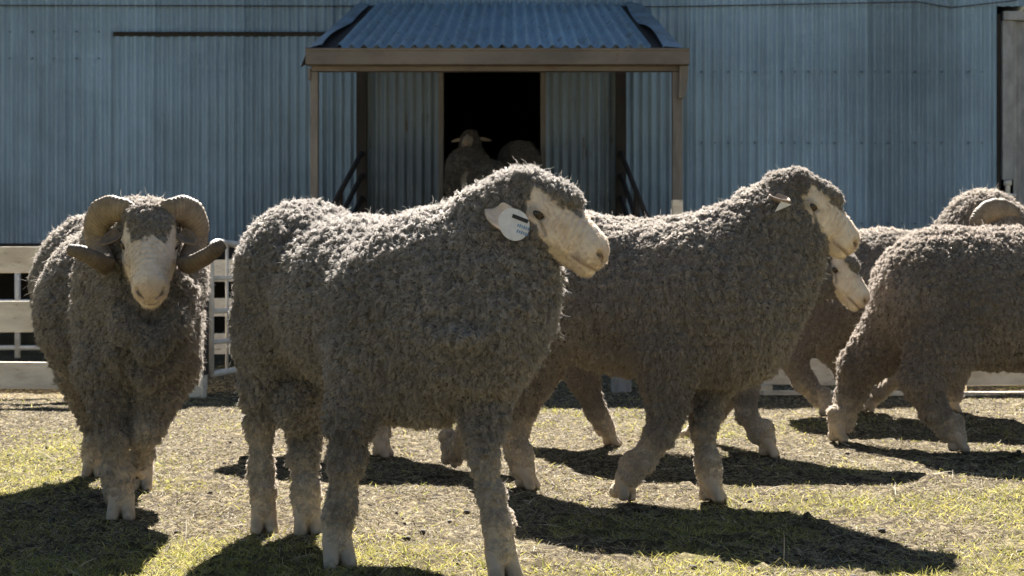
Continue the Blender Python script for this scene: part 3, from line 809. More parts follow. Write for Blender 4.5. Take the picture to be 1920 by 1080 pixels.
def fleece(name, V, Q, N, wool, leng, tintV, spec, parent, origin):
    T = np.concatenate([Q[:, [0, 1, 2]], Q[:, [0, 2, 3]]])
    e1, e2 = V[T[:, 1]] - V[T[:, 0]], V[T[:, 2]] - V[T[:, 0]]; ar = .5 * np.linalg.norm(np.cross(e1, e2), axis=1)
    w = wool[T].mean(1); ok = w > .5; T = T[ok]; ar = ar[ok]
    ll = leng[T].mean(1)
    dens = ar / (spec['gap'] ** 2) * np.clip(.022 / ll, .8, 2.4)
    if 'cell' in spec: dens = dens * (.26 + .74 * smooth01((relief(V[T].mean(1), spec) - .06) / .30))  # hair thins along cracks so the hide's painted shade shows
    nc = int(dens.sum()); pick = rng.choice(len(T), nc, p=dens / dens.sum())
    b = rng.random((nc, 2)); fl = b.sum(1) > 1; b[fl] = 1 - b[fl]; wts = np.stack([1 - b.sum(1), b[:, 0], b[:, 1]], -1)
    tri = T[pick]; C = (V[tri] * wts[..., None]).sum(1); n = (N[tri] * wts[..., None]).sum(1); n /= np.linalg.norm(n, axis=1, keepdims=True)
    L0 = (leng[tri] * wts).sum(1); tc = (tintV[tri] * wts[..., None]).sum(1)
    fr = np.array(spec.get('crack', (36, 36, 22)))
    crack = .45 * vnoise(C * fr, 21) + .55 * relief(C, spec)
    L = L0 * (.40 + 1.0 * smooth01((crack - .12) / .6)) * (.75 + .5 * rng.random(nc))
    g = np.array([spec.get('flowx', 0), 0, -1.0]); t = g - n * (n @ g)[:, None]
    rnd = rng.normal(0, 1, (nc, 3))
    axd = n * spec.get('stand', .8) + t * spec.get('hang', .75) + rnd * spec.get('mess', .28); axd /= np.linalg.norm(axd, axis=1, keepdims=True)
    e1 = np.cross(axd, rnd); e1 /= np.linalg.norm(e1, axis=1, keepdims=True); e2 = np.cross(axd, e1)
    ph = rng.random(nc) * 6.28; ctint = .78 + .44 * rng.random(nc)
    m = spec['n']; K = spec.get('K', 6)
    rep = lambda a: np.repeat(a, m, axis=0)
    NH = nc * m
    C, n, L, axd, e1, e2, ph, ctint, tc = map(rep, (C, n, L, axd, e1, e2, ph, ctint, tc))
    r = spec['gap'] * .95 * np.sqrt(rng.random(NH)); a = rng.random(NH) * 6.28
    tn1 = np.cross(n, axd + .01); tn1 /= np.linalg.norm(tn1, axis=1, keepdims=True) + 1e-9; tn2 = np.cross(n, tn1)
    off = tn1 * (r * np.cos(a))[:, None] + tn2 * (r * np.sin(a))[:, None]
    stray = (rng.random(NH) < .028); Lh = L * (.75 + .4 * rng.random(NH)) * np.where(stray, 1.45, 1.0)
    u = np.linspace(0, 1, K)[None, :, None]
    conv = np.where(stray, .1, spec.get('clump', .72))[:, None, None]
    axh = axd + rng.normal(0, 1, (NH, 3)) * np.where(stray, .42, .08)[:, None]
    curl = spec.get('curl', .16) * L; wv = spec.get('wave', 5.0) * (.8 + .4 * rng.random(NH)); p2 = ph + rng.normal(0, .5, NH)
    ang = p2[:, None, None] + wv[:, None, None] * u
    pos = (C - n * .0008)[:, None] + off[:, None] * (1 - conv * u ** .9) + axh[:, None] * (Lh[:, None, None] * u) \
        + (e1[:, None] * np.cos(ang) + e2[:, None] * np.sin(ang)) * (curl[:, None, None] * u) + np.array([0, 0, -1.])[None, None] * (Lh[:, None, None] * .16 * u ** 2)
    pos[..., 2] = np.maximum(pos[..., 2], .004)
    rad = (spec['rad'] * np.where(stray, .45, 1.0) * (.7 + .6 * rng.random(NH)))[:, None] * (1 - .62 * np.linspace(0, 1, K) ** 1.5)[None]
    col = tc * (ctint * (.85 + .3 * rng.random(NH)))[:, None]
    return hair(name, pos, rad, col, M_WOOL, parent, origin)

FLEECE = np.array([.445, .415, .385])
def sheep(name, label, base, prims, head, spec, group='merino rams in the yard', h=.010, hh=.0036):
    """prims: body in place; head: dict(eye=world point, side, fwd, up, s, ...)"""
    lo = np.min([prim_box(p)[0] for p in prims], 0) - .04; hi = np.max([prim_box(p)[1] for p in prims], 0) + .04
    V, Q = surface_nets(field([p for p in prims if p['reg'] not in 'hx'], lo, hi, h), lo, h)
    for fid in sorted({p['foot'] for p in prims if 'foot' in p}):
        fp = [p for p in prims if p.get('foot') == fid]; fh = min(h * .42, .0055)
        flo = np.min([prim_box(p)[0] for p in fp], 0) - .02; fhi = np.max([prim_box(p)[1] for p in fp], 0) + .02
        v, qd = surface_nets(field(fp, flo, fhi, fh), flo, fh); Q = np.concatenate([Q, qd + len(V)]); V = np.concatenate([V, v])
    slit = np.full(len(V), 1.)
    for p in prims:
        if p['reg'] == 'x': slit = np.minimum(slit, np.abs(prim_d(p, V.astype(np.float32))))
    prims = [p for p in prims if p['reg'] != 'x']
    D = np.stack([prim_d(p, V.astype(np.float32)) for p in prims], -1)
    def rd(r):
        k = [i for i, p in enumerate(prims) if p['reg'] == r]
        return D[:, k].min(1) if k else np.full(len(V), 9.)
    dw, dl, dh, dp = rd('w'), rd('l'), rd('h'), rd('p')
    jit = (vnoise(V * 45, 31) - .5) * .02
    wl = smooth01((dl - dw + jit) / .03 + .5); wp = smooth01((np.minimum(dl, dw) - dp + jit * .5) / .016 + .5)
    wh = smooth01((np.minimum(np.minimum(dl, dw), dp) - dh + jit * .3) / .010 + .5)
    tint = WOOL_SHADE * wl[:, None] + LEG * (1 - wl)[:, None]; tint = tint * (1 - wp)[:, None] + np.array([.50, .42, .33]) * wp[:, None]; tint = tint * (1 - wh)[:, None] + HOOF * wh[:, None]
    ftint = FLEECE * np.array(spec.get('tone', (1, 1, 1))) * wl[:, None] + np.array([.62, .565, .495]) * (1 - wl)[:, None]
    ft2 = vnoise(V * 7, 33)[:, None]; ftint = ftint * (.82 + .36 * ft2)
    zl = V[:, 2]
    brown = smooth01((.62 - zl) / .4)[:, None]; ftint = ftint * (1 - brown * np.array([.05, .07, .09]))
    leng = spec.get('len', .024) * wl + .0052 * (1 - wl)
    leng = np.where(V[:, 2] < .42, np.minimum(leng, .0068), leng)
    leng = np.where(wp > .5, .0032, leng); ftint = ftint * (1 - wp)[:, None] + np.array([.74, .65, .54]) * wp[:, None]
    woolm = np.where(wh > .55, 0., 1.)
    fold = vnoise(V * np.array(spec.get('crack', (36, 36, 22))), 21)
    Nn = vnormals(V, Q)
    V = V + Nn * (((smooth01(relief(V, spec)) - .6) * spec.get('bump', .006) * (.25 + .75 * wl * smooth01((V[:, 2] - .12) / .28 + .25)) * (1 - wp) + (fold - .5) * spec.get('fold', .007) * wl) * (1 - wh))[:, None]
    sole = smooth01((.004 + vnoise(V * 120, 35) * .010 - V[:, 2] + spec.get('sole', .001)) / .006) * wh
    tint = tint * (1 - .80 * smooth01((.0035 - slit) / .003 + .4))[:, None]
    mud = smooth01((vnoise(V * 70, 36) - .45) / .2) * smooth01((.06 - V[:, 2]) / .05) * wh
    tint = tint * (1 - .6 * sole[:, None]) * (1 - .28 * mud[:, None])
    V[:, 2] = np.where(wh > .3, np.maximum(V[:, 2], spec.get('sole', .001)), V[:, 2])
    parts = None
    if head is not None:
        kx = head.get('kx', 0.0); HP = head_prims(head.get('open', 1.0), kx); s = head.get('s', 1.0)
        B = basis(head['fwd'], head['up']); eye_l = np.array([0, head['side'] * .056, 0])
        if head['side'] == 0: eye_l = np.zeros(3)
        o = np.array(head['eye']) - B @ (eye_l * s)
        hlo, hhi = np.array([-.16, -.125, -.135]), np.array([.20, .125, .12])
        v, qd = surface_nets(field(HP, hlo, hhi, hh), hlo, hh)
        nz = (vnoise(v * 60, 41) - .5) * .026 + (vnoise(v * 160, 42) - .5) * .012
        x, y, z = v[:, 0] + nz, np.abs(v[:, 1]), v[:, 2] + nz * .5
        bnd = np.where(z < 0, -.030 + (-z) * 1.95, -.030 - z * .1)
        skin = smooth01((x - bnd) / .008 + .5)
        knot = smooth01((z - (.047 - .25 * np.clip(x - .04 - kx, 0, 1))) / .008 + .5) * smooth01((.050 - y) / .008 + .5) * smooth01((.078 + kx - x) / .01 + .5)
        knot = np.maximum(knot, smooth01((z - .064) / .008 + .5)); skin = skin * (1 - knot)
        nose = .7 * smooth01((v[:, 0] - .140) / .03) * smooth01((v[:, 2] + .040) / .02)
        mouth = np.exp(-((v[:, 2] + .036) / .0042) ** 2) * smooth01((v[:, 0] - .10) / .02)
        rim = np.exp(-(((v[:, 0] - .006) / .020) ** 2 + (v[:, 2] / .0125) ** 2)) + .8 * np.exp(-(((v[:, 0] - .031) * .85 + (v[:, 2] + .017) * .53) / .012) ** 2 - (((v[:, 2] + .017) * .85 - (v[:, 0] - .031) * -.53 * -1 + (v[:, 0] - .031) * 1.06) / .005) ** 2) * (y > .03)
        fc = FACE[None] * spec.get('face', 1.0) * np.ones((len(v), 1)); fc = fc * (1 - .40 * nose[:, None] * np.array([.75, 1, 1.1])); fc = fc * (1 - .70 * mouth[:, None] * np.array([.92, 1, 1]))
        fc = fc * (1 - .72 * np.clip(rim, 0, 1)[:, None])
        deep = np.zeros(len(v))
        for sg in (-1, 1):
            deep = np.maximum(deep, np.exp(-(((v[:, 0] - .160) / .011) ** 2 + ((v[:, 1] - sg * .022) / .009) ** 2 + ((v[:, 2] + .005) / .0075) ** 2)))
        fc = fc * (1 - .9 * deep[:, None])
        bare = np.clip(2 * deep + mouth + 1.2 * rim, 0, 1)
        ht = fc * skin[:, None] + WOOL_SHADE * (1 - skin)[:, None]
        hn = vnormals(v, qd); wr = np.sin(v[:, 0] * 2 * np.pi / .0135 + v[:, 2] * 60 + 3 * vnoise(v * 30, 44)) * smooth01((v[:, 0] - .035) / .02) * smooth01((.125 - v[:, 0]) / .02) * smooth01((v[:, 2] + .03) / .03)
        v = v + hn * (wr * .0011 * skin)[:, None]
        wv = o + (v * s) @ B.T
        off = len(V)
        hft = FLEECE * np.array(spec.get('tone', (1, 1, 1))) * np.ones((len(v), 1)) * (.85 + .3 * vnoise(v * 20, 43))[:, None] * .92
        hlen = np.full(len(v), spec.get('hlen', .020)) * (.75 + .25 * (v[:, 0] < -.03))
        V = np.concatenate([V, wv]); Q = np.concatenate([Q, qd + off]); tint = np.concatenate([tint, ht]); ftint = np.concatenate([ftint, hft])
        leng = np.concatenate([leng, hlen]); woolm = np.concatenate([woolm, 1 - skin])
        skin_all = np.concatenate([np.zeros(off), skin * (bare < .35)])
        parts = (o, B, s)
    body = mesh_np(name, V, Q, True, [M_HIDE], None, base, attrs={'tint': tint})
    tag(body, label, 'sheep', group)
    Nn = vnormals(V, Q)
    fleece('fleece', V, Q, Nn, woolm, leng, ftint, spec, body, base)
    if parts:
        o, B, s = parts
        fz_spec = dict(gap=.0042, n=3, rad=.00022, stand=.35, hang=.9, mess=.3, K=3, clump=.1, curl=.05)
        if spec.get('fuzz', True):
            fleece('face_hair', V, Q, Nn, np.where(skin_all > .6, 1., 0.), np.full(len(V), .0045), np.tile(FACE * 1.0, (len(V), 1)), fz_spec, body, base)
        for sg in (-1, 1):
            n = 16; vv = []; c = np.array([.0050, sg * .0500, .0]); r = .0168
            for i in range(n + 1):
                for j in range(n):
                    a, b_ = math.pi * i / n, 2 * math.pi * j / n
                    vv.append(o + B @ ((c + r * np.array([math.sin(a) * math.cos(b_), math.cos(a), math.sin(a) * math.sin(b_)])) * s))
            qq = [(i * n + j, i * n + (j + 1) % n, (i + 1) * n + (j + 1) % n, (i + 1) * n + j) for i in range(n) for j in range(n)]
            mesh_np('eye', np.array(vv), qq, True, [M_EYE], body, base)
    return body, parts

# ---------------------------------------------------------------- the rams
def foot_px(px, py, d=None):
    d = d or depth_on_ground(py); return P(px, py, d)

def leg(chain, hoof, hd, hw, s=1.0, reg_from=2, up=(0, 0, 1)):
    """chain of (px,py,d,r_px) from the body down to above the pastern, then the hoof at (px,py[,d])"""
    G = foot_px(*hoof); ts, Fp = toes(G, hd, s, up)
    chain = [c if i == 0 else (c[0], c[1], c[2], c[3] * (.88 if i == 1 else .83)) for i, c in enumerate(chain)]
    o = limb(chain, hw, reg_from)
    l = chain[-1]; o.append(cone(P(*l[:3]), max(l[3] * l[2] / FPX - hw, .012), Fp, .025 * s, .03, 'l'))
    return o + ts

# ---- the big ram in front: three-quarter view, head turned in profile to the right
hw = .010
A = [ball(578, 512, 3.02, 139, hw), ball(690, 574, 2.84, 174, hw, (1, .88, 1)), ball(800, 588, 2.66, 186, hw, (1, .88, 1)),
     cone(P(845, 530, 2.66), 150 * 2.66 / FPX - hw, P(925, 444, 2.60), 100 * 2.60 / FPX - hw, .06),
     ball(898, 612, 2.56, 118, hw), ball(958, 558, 2.57, 80, hw), ball(985, 500, 2.57, 60, hw, k=.06), ball(922, 420, 2.60, 60, hw, k=.06), ball(890, 680, 2.55, 62, hw, (1.2, 1, .7)), ball(905, 700, 2.52, 50, hw, (1.35, 1, .34), k=.025), ball(885, 632, 2.46, 60, hw, (1.2, 1, .22), k=.03), ball(780, 720, 2.66, 88, hw, (1.25, 1, .8)),
     ball(540, 640, 3.05, 96, hw), ell(P(556, 762, 2.98), (.052, .05, .058), None, .03, 'w')]
A += [cone(P(868, 455, 2.515), 0.022, P(905, 520, 2.475), 0.026, .022), cone(P(905, 520, 2.475), 0.026, P(935, 590, 2.455), 0.026, .022), cone(P(935, 590, 2.455), 0.026, P(925, 650, 2.46), 0.02, .022)] + [cone(P(905, 440, 2.51), 0.018, P(945, 500, 2.475), 0.022, .022), cone(P(945, 500, 2.475), 0.022, P(975, 565, 2.475), 0.024, .022), cone(P(975, 565, 2.475), 0.024, P(968, 620, 2.49), 0.018, .022)]
A += leg([(690, 680, 2.62, 92), (658, 780, 2.60, 58), (650, 862, 2.60, 45), (642, 945, 2.61, 36), (634, 1000, 2.62, 31)], (633, 1066, 2.61), (.45, -1), hw * .9, 1.0)
A += leg([(905, 700, 2.60, 80), (908, 790, 2.55, 50), (905, 850, 2.53, 40), (922, 935, 2.51, 34), (932, 990, 2.50, 31)], (940, 1092, 2.49), (.5, -1), hw * .9, 1.05)
A += leg([(500, 620, 3.0, 68), (486, 725, 3.0, 46), (488, 800, 3.02, 36), (490, 880, 3.0, 32), (492, 940, 2.99, 27)], (495, 1002, 2.97), (.25, -1), hw * .9, .95)
A += leg([(575, 700, 3.05, 58), (572, 800, 3.04, 41), (571, 860, 3.0, 36), (572, 930, 2.97, 32), (574, 960, 2.96, 29)], (577, 1007, 2.94), (.3, -1), hw * .9, 1.0)
yaw, pit = math.radians(13), math.radians(34)
fwdA = (math.cos(pit) * math.cos(yaw), -math.cos(pit) * math.sin(yaw), -math.sin(pit))
specA = dict(cell=(.013, .013, .018), bump=.0135, fold=.004, gap=.0072, n=9, rad=.00055, len=.0085, stand=.9, hang=.7, mess=.34, clump=.85, curl=.30, wave=5.5, crack=(34, 34, 24), tone=(1, 1, 1), hlen=.009)
ramA, hpA = sheep('merino_ram', 'largest grey brown woolly ram with a round white ear tag, standing nearest and looking right',
                  (-.35, 2.8, 0), A, dict(eye=P(1003, 398, 2.50), side=-1, fwd=fwdA, up=(0, -.05, 1), s=.93, open=.92), specA, h=.0052, hh=.003)

# ---- ear and round tag of the front ram
o_, B_, s_ = hpA
earA = leaf('ear', P(926, 384, 2.480), (.52, -.50, -.70), (.25, -.9, .3), .085, .062, M_EAR_LIGHT, ramA, (-.35, 2.8, 0), .25)
tc_ = P(965, 422, 2.418); tn = np.array([.10, -.98, .12]); tn /= np.linalg.norm(tn); tu = np.array([-.25, 0, 1.0]); tu -= tn * (tu @ tn); tu /= np.linalg.norm(tu); tr_ = np.cross(tn, tu) * -1
mb = MB(); n = 40
def tagpt(a, b, off): return tuple(tc_ + tr_ * a + tu * b + tn * off - np.array((-.35, 2.8, 0)))
ring = []
for i in range(n):
    a = 2 * math.pi * i / n; r = .0280 * (1 + .16 * max(0, math.cos(a - 2.2)) ** 3); ring.append((r * math.cos(a), r * 1.08 * math.sin(a)))
vs = [tagpt(x, y, .0018) for x, y in ring] + [tagpt(x, y, -.0012) for x, y in ring]
mb.add(vs, [tuple(range(n)), tuple(range(2 * n - 1, n - 1, -1))] + [(i, n + i, n + (i + 1) % n, (i + 1) % n) for i in range(n)])
ca, sa = math.cos(-.62), math.sin(-.62)
def strip(cx, cy, w, h, m, off=.0024):
    mb.add([tagpt(cx + ca * x - sa * y, cy + sa * x + ca * y, off) for x, y in ((-w, -h), (w, -h), (w, h), (-w, h))], [(0, 1, 2, 3)], m)
strip(.013, .009, .016, .0038, 1)
for q in range(7): strip(.002 + .0036 * q, .0165 - .0026 * q, .0011, .0022 + .0007 * (q % 3), 1, .0027)
for r_ in range(2):
    for q in range(6): strip(.006 - .004 * r_ + .0034 * q, -.002 - .0105 * r_ - .0024 * q, .0010, .0026 + .0008 * ((q + r_) % 2), 2)
tg = mb.build('ear_tag', [M_TAG, M_INK, M_BLUE], earA)

# ---- the horned ram at the left, walking at the camera
hw = .010
Lp = [ball(258, 612, 3.27, 120, hw, (1, 1, 1.12)), ball(224, 566, 3.58, 148, hw), ball(202, 535, 3.88, 139, hw), ball(266, 486, 3.25, 118, hw),
      ball(288, 590, 3.12, 78, hw, (1, .8, 1.2)), ball(265, 685, 3.2, 80, hw, (1.1, 1, .75)), ball(190, 620, 3.5, 100, hw)]
Lp += [cone(P(208, 540, 3.1), 0.018, P(236, 615, 3.02), 0.024, .022), cone(P(236, 615, 3.02), 0.024, P(285, 655, 2.99), 0.026, .022), cone(P(285, 655, 2.99), 0.026, P(330, 610, 3.04), 0.022, .022), cone(P(330, 610, 3.04), 0.022, P(352, 545, 3.12), 0.016, .022)] + [cone(P(190, 590, 3.16), 0.016, P(225, 665, 3.07), 0.022, .022), cone(P(225, 665, 3.07), 0.022, P(275, 705, 3.04), 0.026, .022), cone(P(275, 705, 3.04), 0.026, P(325, 670, 3.1), 0.02, .022), cone(P(325, 670, 3.1), 0.02, P(356, 600, 3.18), 0.016, .022)]
Lp += leg([(206, 700, 3.18, 70), (206, 765, 3.15, 47), (216, 820, 3.13, 36), (216, 885, 3.14, 34), (221, 925, 3.15, 29)], (228, 977, 3.13), (.2, -1), hw * .9, 1.0)
Lp += leg([(306, 690, 3.22, 72), (292, 750, 3.16, 48), (280, 806, 3.12, 34), (266, 845, 3.24, 24), (258, 866, 3.30, 20)], (254, 898, 3.40), (.2, -.5), hw * .9, .85, up=(0, -.75, .6))
Lp += leg([(165, 700, 3.85, 64), (172, 790, 3.88, 26), (174, 840, 3.87, 22), (174, 860, 3.86, 21)], (175, 897, 3.83), (.2, -1), hw * .9, .95)
Lp += leg([(262, 700, 3.80, 64), (274, 800, 3.82, 26), (275, 850, 3.78, 24), (270, 880, 3.72, 22)], (266, 921, 3.60), (.1, -1), hw * .9, .95)
fwdL = (.20, -.68, -.71)
specL = dict(cell=(.013, .013, .018), bump=.0125, fold=.012, gap=.0072, n=11, rad=.00060, len=.0088, stand=.85, hang=.8, mess=.34, clump=.82, curl=.26, wave=5, crack=(32, 32, 18), tone=(1, .98, .95), hlen=.009)
bL = (-1.1, 3.5, 0)
ramL, hpL = sheep('merino_ram', 'horned ram with curled tan horns and dark outward tips, walking straight at the camera', bL, Lp,
                  dict(eye=P(281, 455, 3.02), side=0, fwd=fwdL, up=(.2, -.68, .7), s=1.0, kx=-.038, open=1.35), specL, h=.0056, hh=.003)
o_, B_, s_ = hpL
HK = [(252, 402, 3.02, 15), (232, 394, 3.02, 18), (208, 393, 3.05, 21), (188, 408, 3.08, 22), (181, 436, 3.11, 21), (186, 466, 3.10, 18), (199, 490, 3.05, 15), (201, 498, 2.98, 14), (180, 486, 2.93, 12.5), (152, 473, 2.92, 11), (128, 468, 2.93, 8.5)]
horn_path(ramL, bL, HK)
horn_path(ramL, bL, [(562 - a - (12 if i < 8 else 6) + (0 if i < 8 else (6, 2, -10)[i - 8]), b + (0 if i < 8 else (-3, -7, -11)[i - 8]), d, r) for i, (a, b, d, r) in enumerate(HK)])
leaf('ear', P(226, 432, 3.03), (-.75, -.35, -.55), (-.2, -.8, .5), .060, .040, M_EAR_WOOL, ramL, bL, .4)
leaf('ear', P(336, 432, 3.03), (.75, -.35, -.55), (.2, -.8, .5), .060, .040, M_EAR_WOOL, ramL, bL, .4)

# ---- the ram in the middle, profile to the right
hw = .008
Bp = [ball(1065, 532, 3.64, 134, hw), ball(1185, 560, 3.58, 148, hw, (1.1, 1, 1)), ball(1318, 560, 3.52, 152, hw),
      cone(P(1335, 535, 3.50), 132 * 3.5 / FPX - hw, P(1440, 430, 3.49), 90 * 3.49 / FPX - hw, .06), ball(1392, 592, 3.48, 105, hw), ball(1466, 515, 3.47, 64, hw), ball(1490, 455, 3.49, 62, hw, k=.06),
      ball(1350, 655, 3.50, 70, hw, (1.3, 1, .9)), ell(P(1011, 706, 3.62), (.038, .05, .068), None, .03, 'w')]
Bp += leg([(1255, 670, 3.42, 78), (1250, 755, 3.40, 46), (1236, 815, 3.39, 36), (1206, 862, 3.39, 29), (1182, 892, 3.40, 24)], (1160, 936, 3.42), (.75, -.55), hw * .8, 1.0, 2, (.45, -.1, 1))
Bp += leg([(1345, 670, 3.56, 70), (1328, 755, 3.52, 38), (1318, 800, 3.48, 30), (1326, 866, 3.45, 27), (1329, 890, 3.44, 25)], (1336, 943, 3.42), (.9, -.35), hw * .8, 1.0)
Bp += leg([(1020, 610, 3.60, 95), (965, 705, 3.60, 50), (955, 780, 3.63, 32), (968, 840, 3.63, 28), (977, 876, 3.63, 25)], (988, 919, 3.61), (.9, -.4), hw * .8, .95)
Bp += leg([(990, 610, 3.80, 85), (930, 700, 3.84, 44), (882, 790, 3.90, 26), (862, 835, 3.96, 22), (856, 848, 3.98, 20)], (846, 874, 4.03), (.9, -.3), hw * .8, .9)
pit = math.radians(40)
specB = dict(cell=(.0115, .0115, .030), bump=.0115, fold=.014, gap=.0072, n=8, rad=.00060, len=.0070, stand=.9, hang=.7, mess=.25, clump=.75, curl=.16, wave=4.5, crack=(38, 38, 11), tone=(1, .98, .95), hlen=.008)
bB = (.34, 3.55, 0)
ramB, hpB = sheep('merino_ram', 'middle ram in profile with a small white triangular ear tag, striding right', bB, Bp,
                  dict(eye=P(1519, 384, 3.42), side=-1, fwd=(math.cos(pit), -.06, -math.sin(pit)), up=(0, -.04, 1), s=1.0, open=.85), specB, h=.0056, hh=.003)
earB = leaf('ear', P(1450, 362, 3.385), (.45, -.6, -.32), (.25, -.55, .8), .062, .050, M_EAR_PALE, ramB, bB, .35)
mb = MB(); t0 = [P(1453, 397, 3.345), P(1466, 375, 3.345), P(1484, 384, 3.35)]
mb.add([tuple(q - np.array(bB)) for q in t0] + [tuple(q - np.array(bB) + np.array([0, .003, 0])) for q in t0], [(0, 2, 1), (3, 4, 5), (0, 1, 4, 3), (1, 2, 5, 4), (2, 0, 3, 5)])
mb.build('ear_tag', M_TAG, earB)

# ---- the ram behind it, head low
Cp = [ball(1150, 566, 4.56, 102, hw), ball(1250, 574, 4.52, 106, hw, (1.15, 1, 1)), ball(1365, 580, 4.46, 106, hw),
      cone(P(1385, 575, 4.45), 92 * 4.45 / FPX - hw, P(1506, 514, 4.46), 60 * 4.46 / FPX - hw, .05), ball(1425, 610, 4.42, 72, hw)]
Cp += leg([(1400, 650, 4.36, 52), (1393, 725, 4.33, 34), (1400, 775, 4.30, 24), (1420, 815, 4.29, 20)], (1442, 858, 4.28), (.95, -.3), hw * .8, .95)
Cp += leg([(1380, 660, 4.55, 48), (1366, 735, 4.60, 28), (1345, 775, 4.66, 20), (1310, 792, 4.72, 17)], (1283, 820, 4.80), (.95, .1), hw * .8, .85, 2, (.8, 0, .6))
Cp += leg([(1110, 620, 4.52, 66), (1092, 705, 4.54, 34), (1118, 770, 4.56, 25), (1134, 800, 4.57, 21)], (1150, 838, 4.58), (.95, -.2), hw * .8, .9, 2, (-.25, 0, 1))
Cp += leg([(1070, 620, 4.65, 60), (1010, 720, 4.68, 30), (985, 780, 4.70, 22), (978, 810, 4.70, 19)], (972, 842, 4.72), (.95, 0), hw * .8, .9)
pit, yaw = math.radians(46), math.radians(16)
specC = dict(gap=.0105, n=9, rad=.00085, len=.010, stand=.85, hang=.75, mess=.25, clump=.75, curl=.16, wave=4.5, crack=(38, 38, 12), tone=(.85, .82, .79), hlen=.008)
sheep('merino_ram', 'ram half hidden behind the middle ram, its small white face lowest and looking right', (.5, 4.5, 0), Cp,
      dict(eye=P(1562, 503, 4.40), side=-1, fwd=(math.cos(pit) * math.cos(yaw), -math.cos(pit) * math.sin(yaw), -math.sin(pit)), up=(0, 0, 1), s=.95), specC, h=.008, hh=.0036)

# ---- the horned ram at the back right, only its back, horn and legs in sight
Dp = [ball(1530, 538, 5.72, 104, hw), ball(1650, 536, 5.68, 110, hw, (1.15, 1, 1)), ball(1780, 542, 5.64, 112, hw),
      cone(P(1790, 520, 5.62), 95 * 5.62 / FPX - hw, P(1840, 432, 5.58), 70 * 5.58 / FPX - hw, .05), ball(1850, 440, 5.55, 72, hw)]
Dp += leg([(1520, 610, 5.66, 62), (1482, 665, 5.64, 32), (1508, 715, 5.64, 26), (1535, 745, 5.64, 21)], (1551, 783, 5.60), (.95, -.2), hw * .8, 1.0)
Dp += leg([(1560, 620, 5.90, 60), (1585, 690, 5.95, 28), (1592, 730, 5.95, 20), (1594, 745, 5.95, 18)], (1597, 771, 5.90), (.95, -.1), hw * .8, .9)
Dp += leg([(1770, 620, 5.62, 60), (1725, 680, 5.60, 30), (1692, 703, 5.62, 22), (1650, 735, 5.70, 18)], (1622, 770, 5.76), (.9, .1), hw * .8, .85, 1, (.7, 0, .7))
Dp += leg([(1800, 640, 5.75, 55), (1790, 700, 5.75, 28), (1788, 740, 5.75, 20)], (1788, 775, 5.75), (.95, -.1), hw * .8, .95)
bD = (1.75, 5.65, 0)
fD = (math.cos(.7), -.1, -math.sin(.7))
ramD, hpD = sheep('merino_ram', 'ram with a curled horn showing above the back of the ram at the right edge', bD, Dp,
                  dict(eye=P(1893, 432, 5.42), side=-1, fwd=fD, up=(0, 0, 1), s=1.12), dict(gap=.0115, n=9, rad=.001, len=.011, stand=.85, hang=.7, mess=.28, clump=.75, crack=(34, 34, 16), tone=(1, .96, .91), fuzz=False), h=.013, hh=.004)
o_, B_, s_ = hpD
horn_path(ramD, bD, [(1904, 402, 5.44, 14), (1882, 394, 5.42, 16), (1856, 395, 5.39, 16), (1838, 409, 5.37, 15), (1834, 430, 5.36, 13), (1846, 446, 5.32, 13), (1868, 452, 5.30, 10)])
horn_path(ramD, bD, [(1905, 398, 5.62, 15), (1880, 388, 5.68, 18), (1860, 395, 5.74, 16), (1850, 420, 5.78, 14), (1865, 446, 5.78, 10)])
leaf('ear', P(1868, 448, 5.35), (.4, -.8, -.3), (.2, -.4, .9), .10, .055, M_EAR_PALE, ramD, bD)

# ---- the ram leaving the picture at the right
hw = .008
Ep = [ball(1766, 556, 4.62, 133, hw), ball(1900, 560, 4.60, 138, hw, (1.2, 1, 1)), ball(2050, 560, 4.58, 142, hw), ball(2130, 590, 4.57, 100, hw),
      cone(P(2080, 535, 4.57), 118 * 4.57 / FPX - hw, P(2190, 435, 4.55), 82 * 4.55 / FPX - hw, .06)]
Ep += leg([(1690, 610, 4.72, 74), (1612, 690, 4.74, 46), (1590, 750, 4.75, 32), (1582, 790, 4.74, 24)], (1572, 830, 4.70), (.95, -.25), hw * .8, 1.0)
Ep += leg([(1765, 640, 4.50, 78), (1728, 712, 4.46, 44), (1752, 770, 4.45, 33), (1778, 808, 4.45, 25)], (1798, 849, 4.42), (.95, -.25), hw * .8, 1.0)
Ep += leg([(2060, 660, 4.50, 66), (2055, 740, 4.48, 36), (2058, 800, 4.47, 25)], (2068, 846, 4.44), (.95, -.25), hw * .8, 1.0)
Ep += leg([(2080, 660, 4.72, 60), (2110, 740, 4.72, 34), (2120, 790, 4.72, 25)], (2135, 828, 4.72), (.95, -.25), hw * .8, 1.0)
specE = dict(cell=(.0125, .0125, .034), bump=.0115, fold=.013, gap=.0088, n=9, rad=.0008, len=.0078, stand=.9, hang=.7, mess=.22, clump=.78, curl=.14, wave=4, crack=(38, 38, 12), tone=(1.02, .97, .92), fuzz=False)
sheep('merino_ram', 'ram cut off by the right edge, showing only its rump and striding hind legs', (2.0, 4.6, 0), Ep,
      dict(eye=P(2240, 405, 4.48), side=-1, fwd=(.8, -.05, -.6), up=(0, 0, 1), s=1.0), specE, h=.0068, hh=.005)

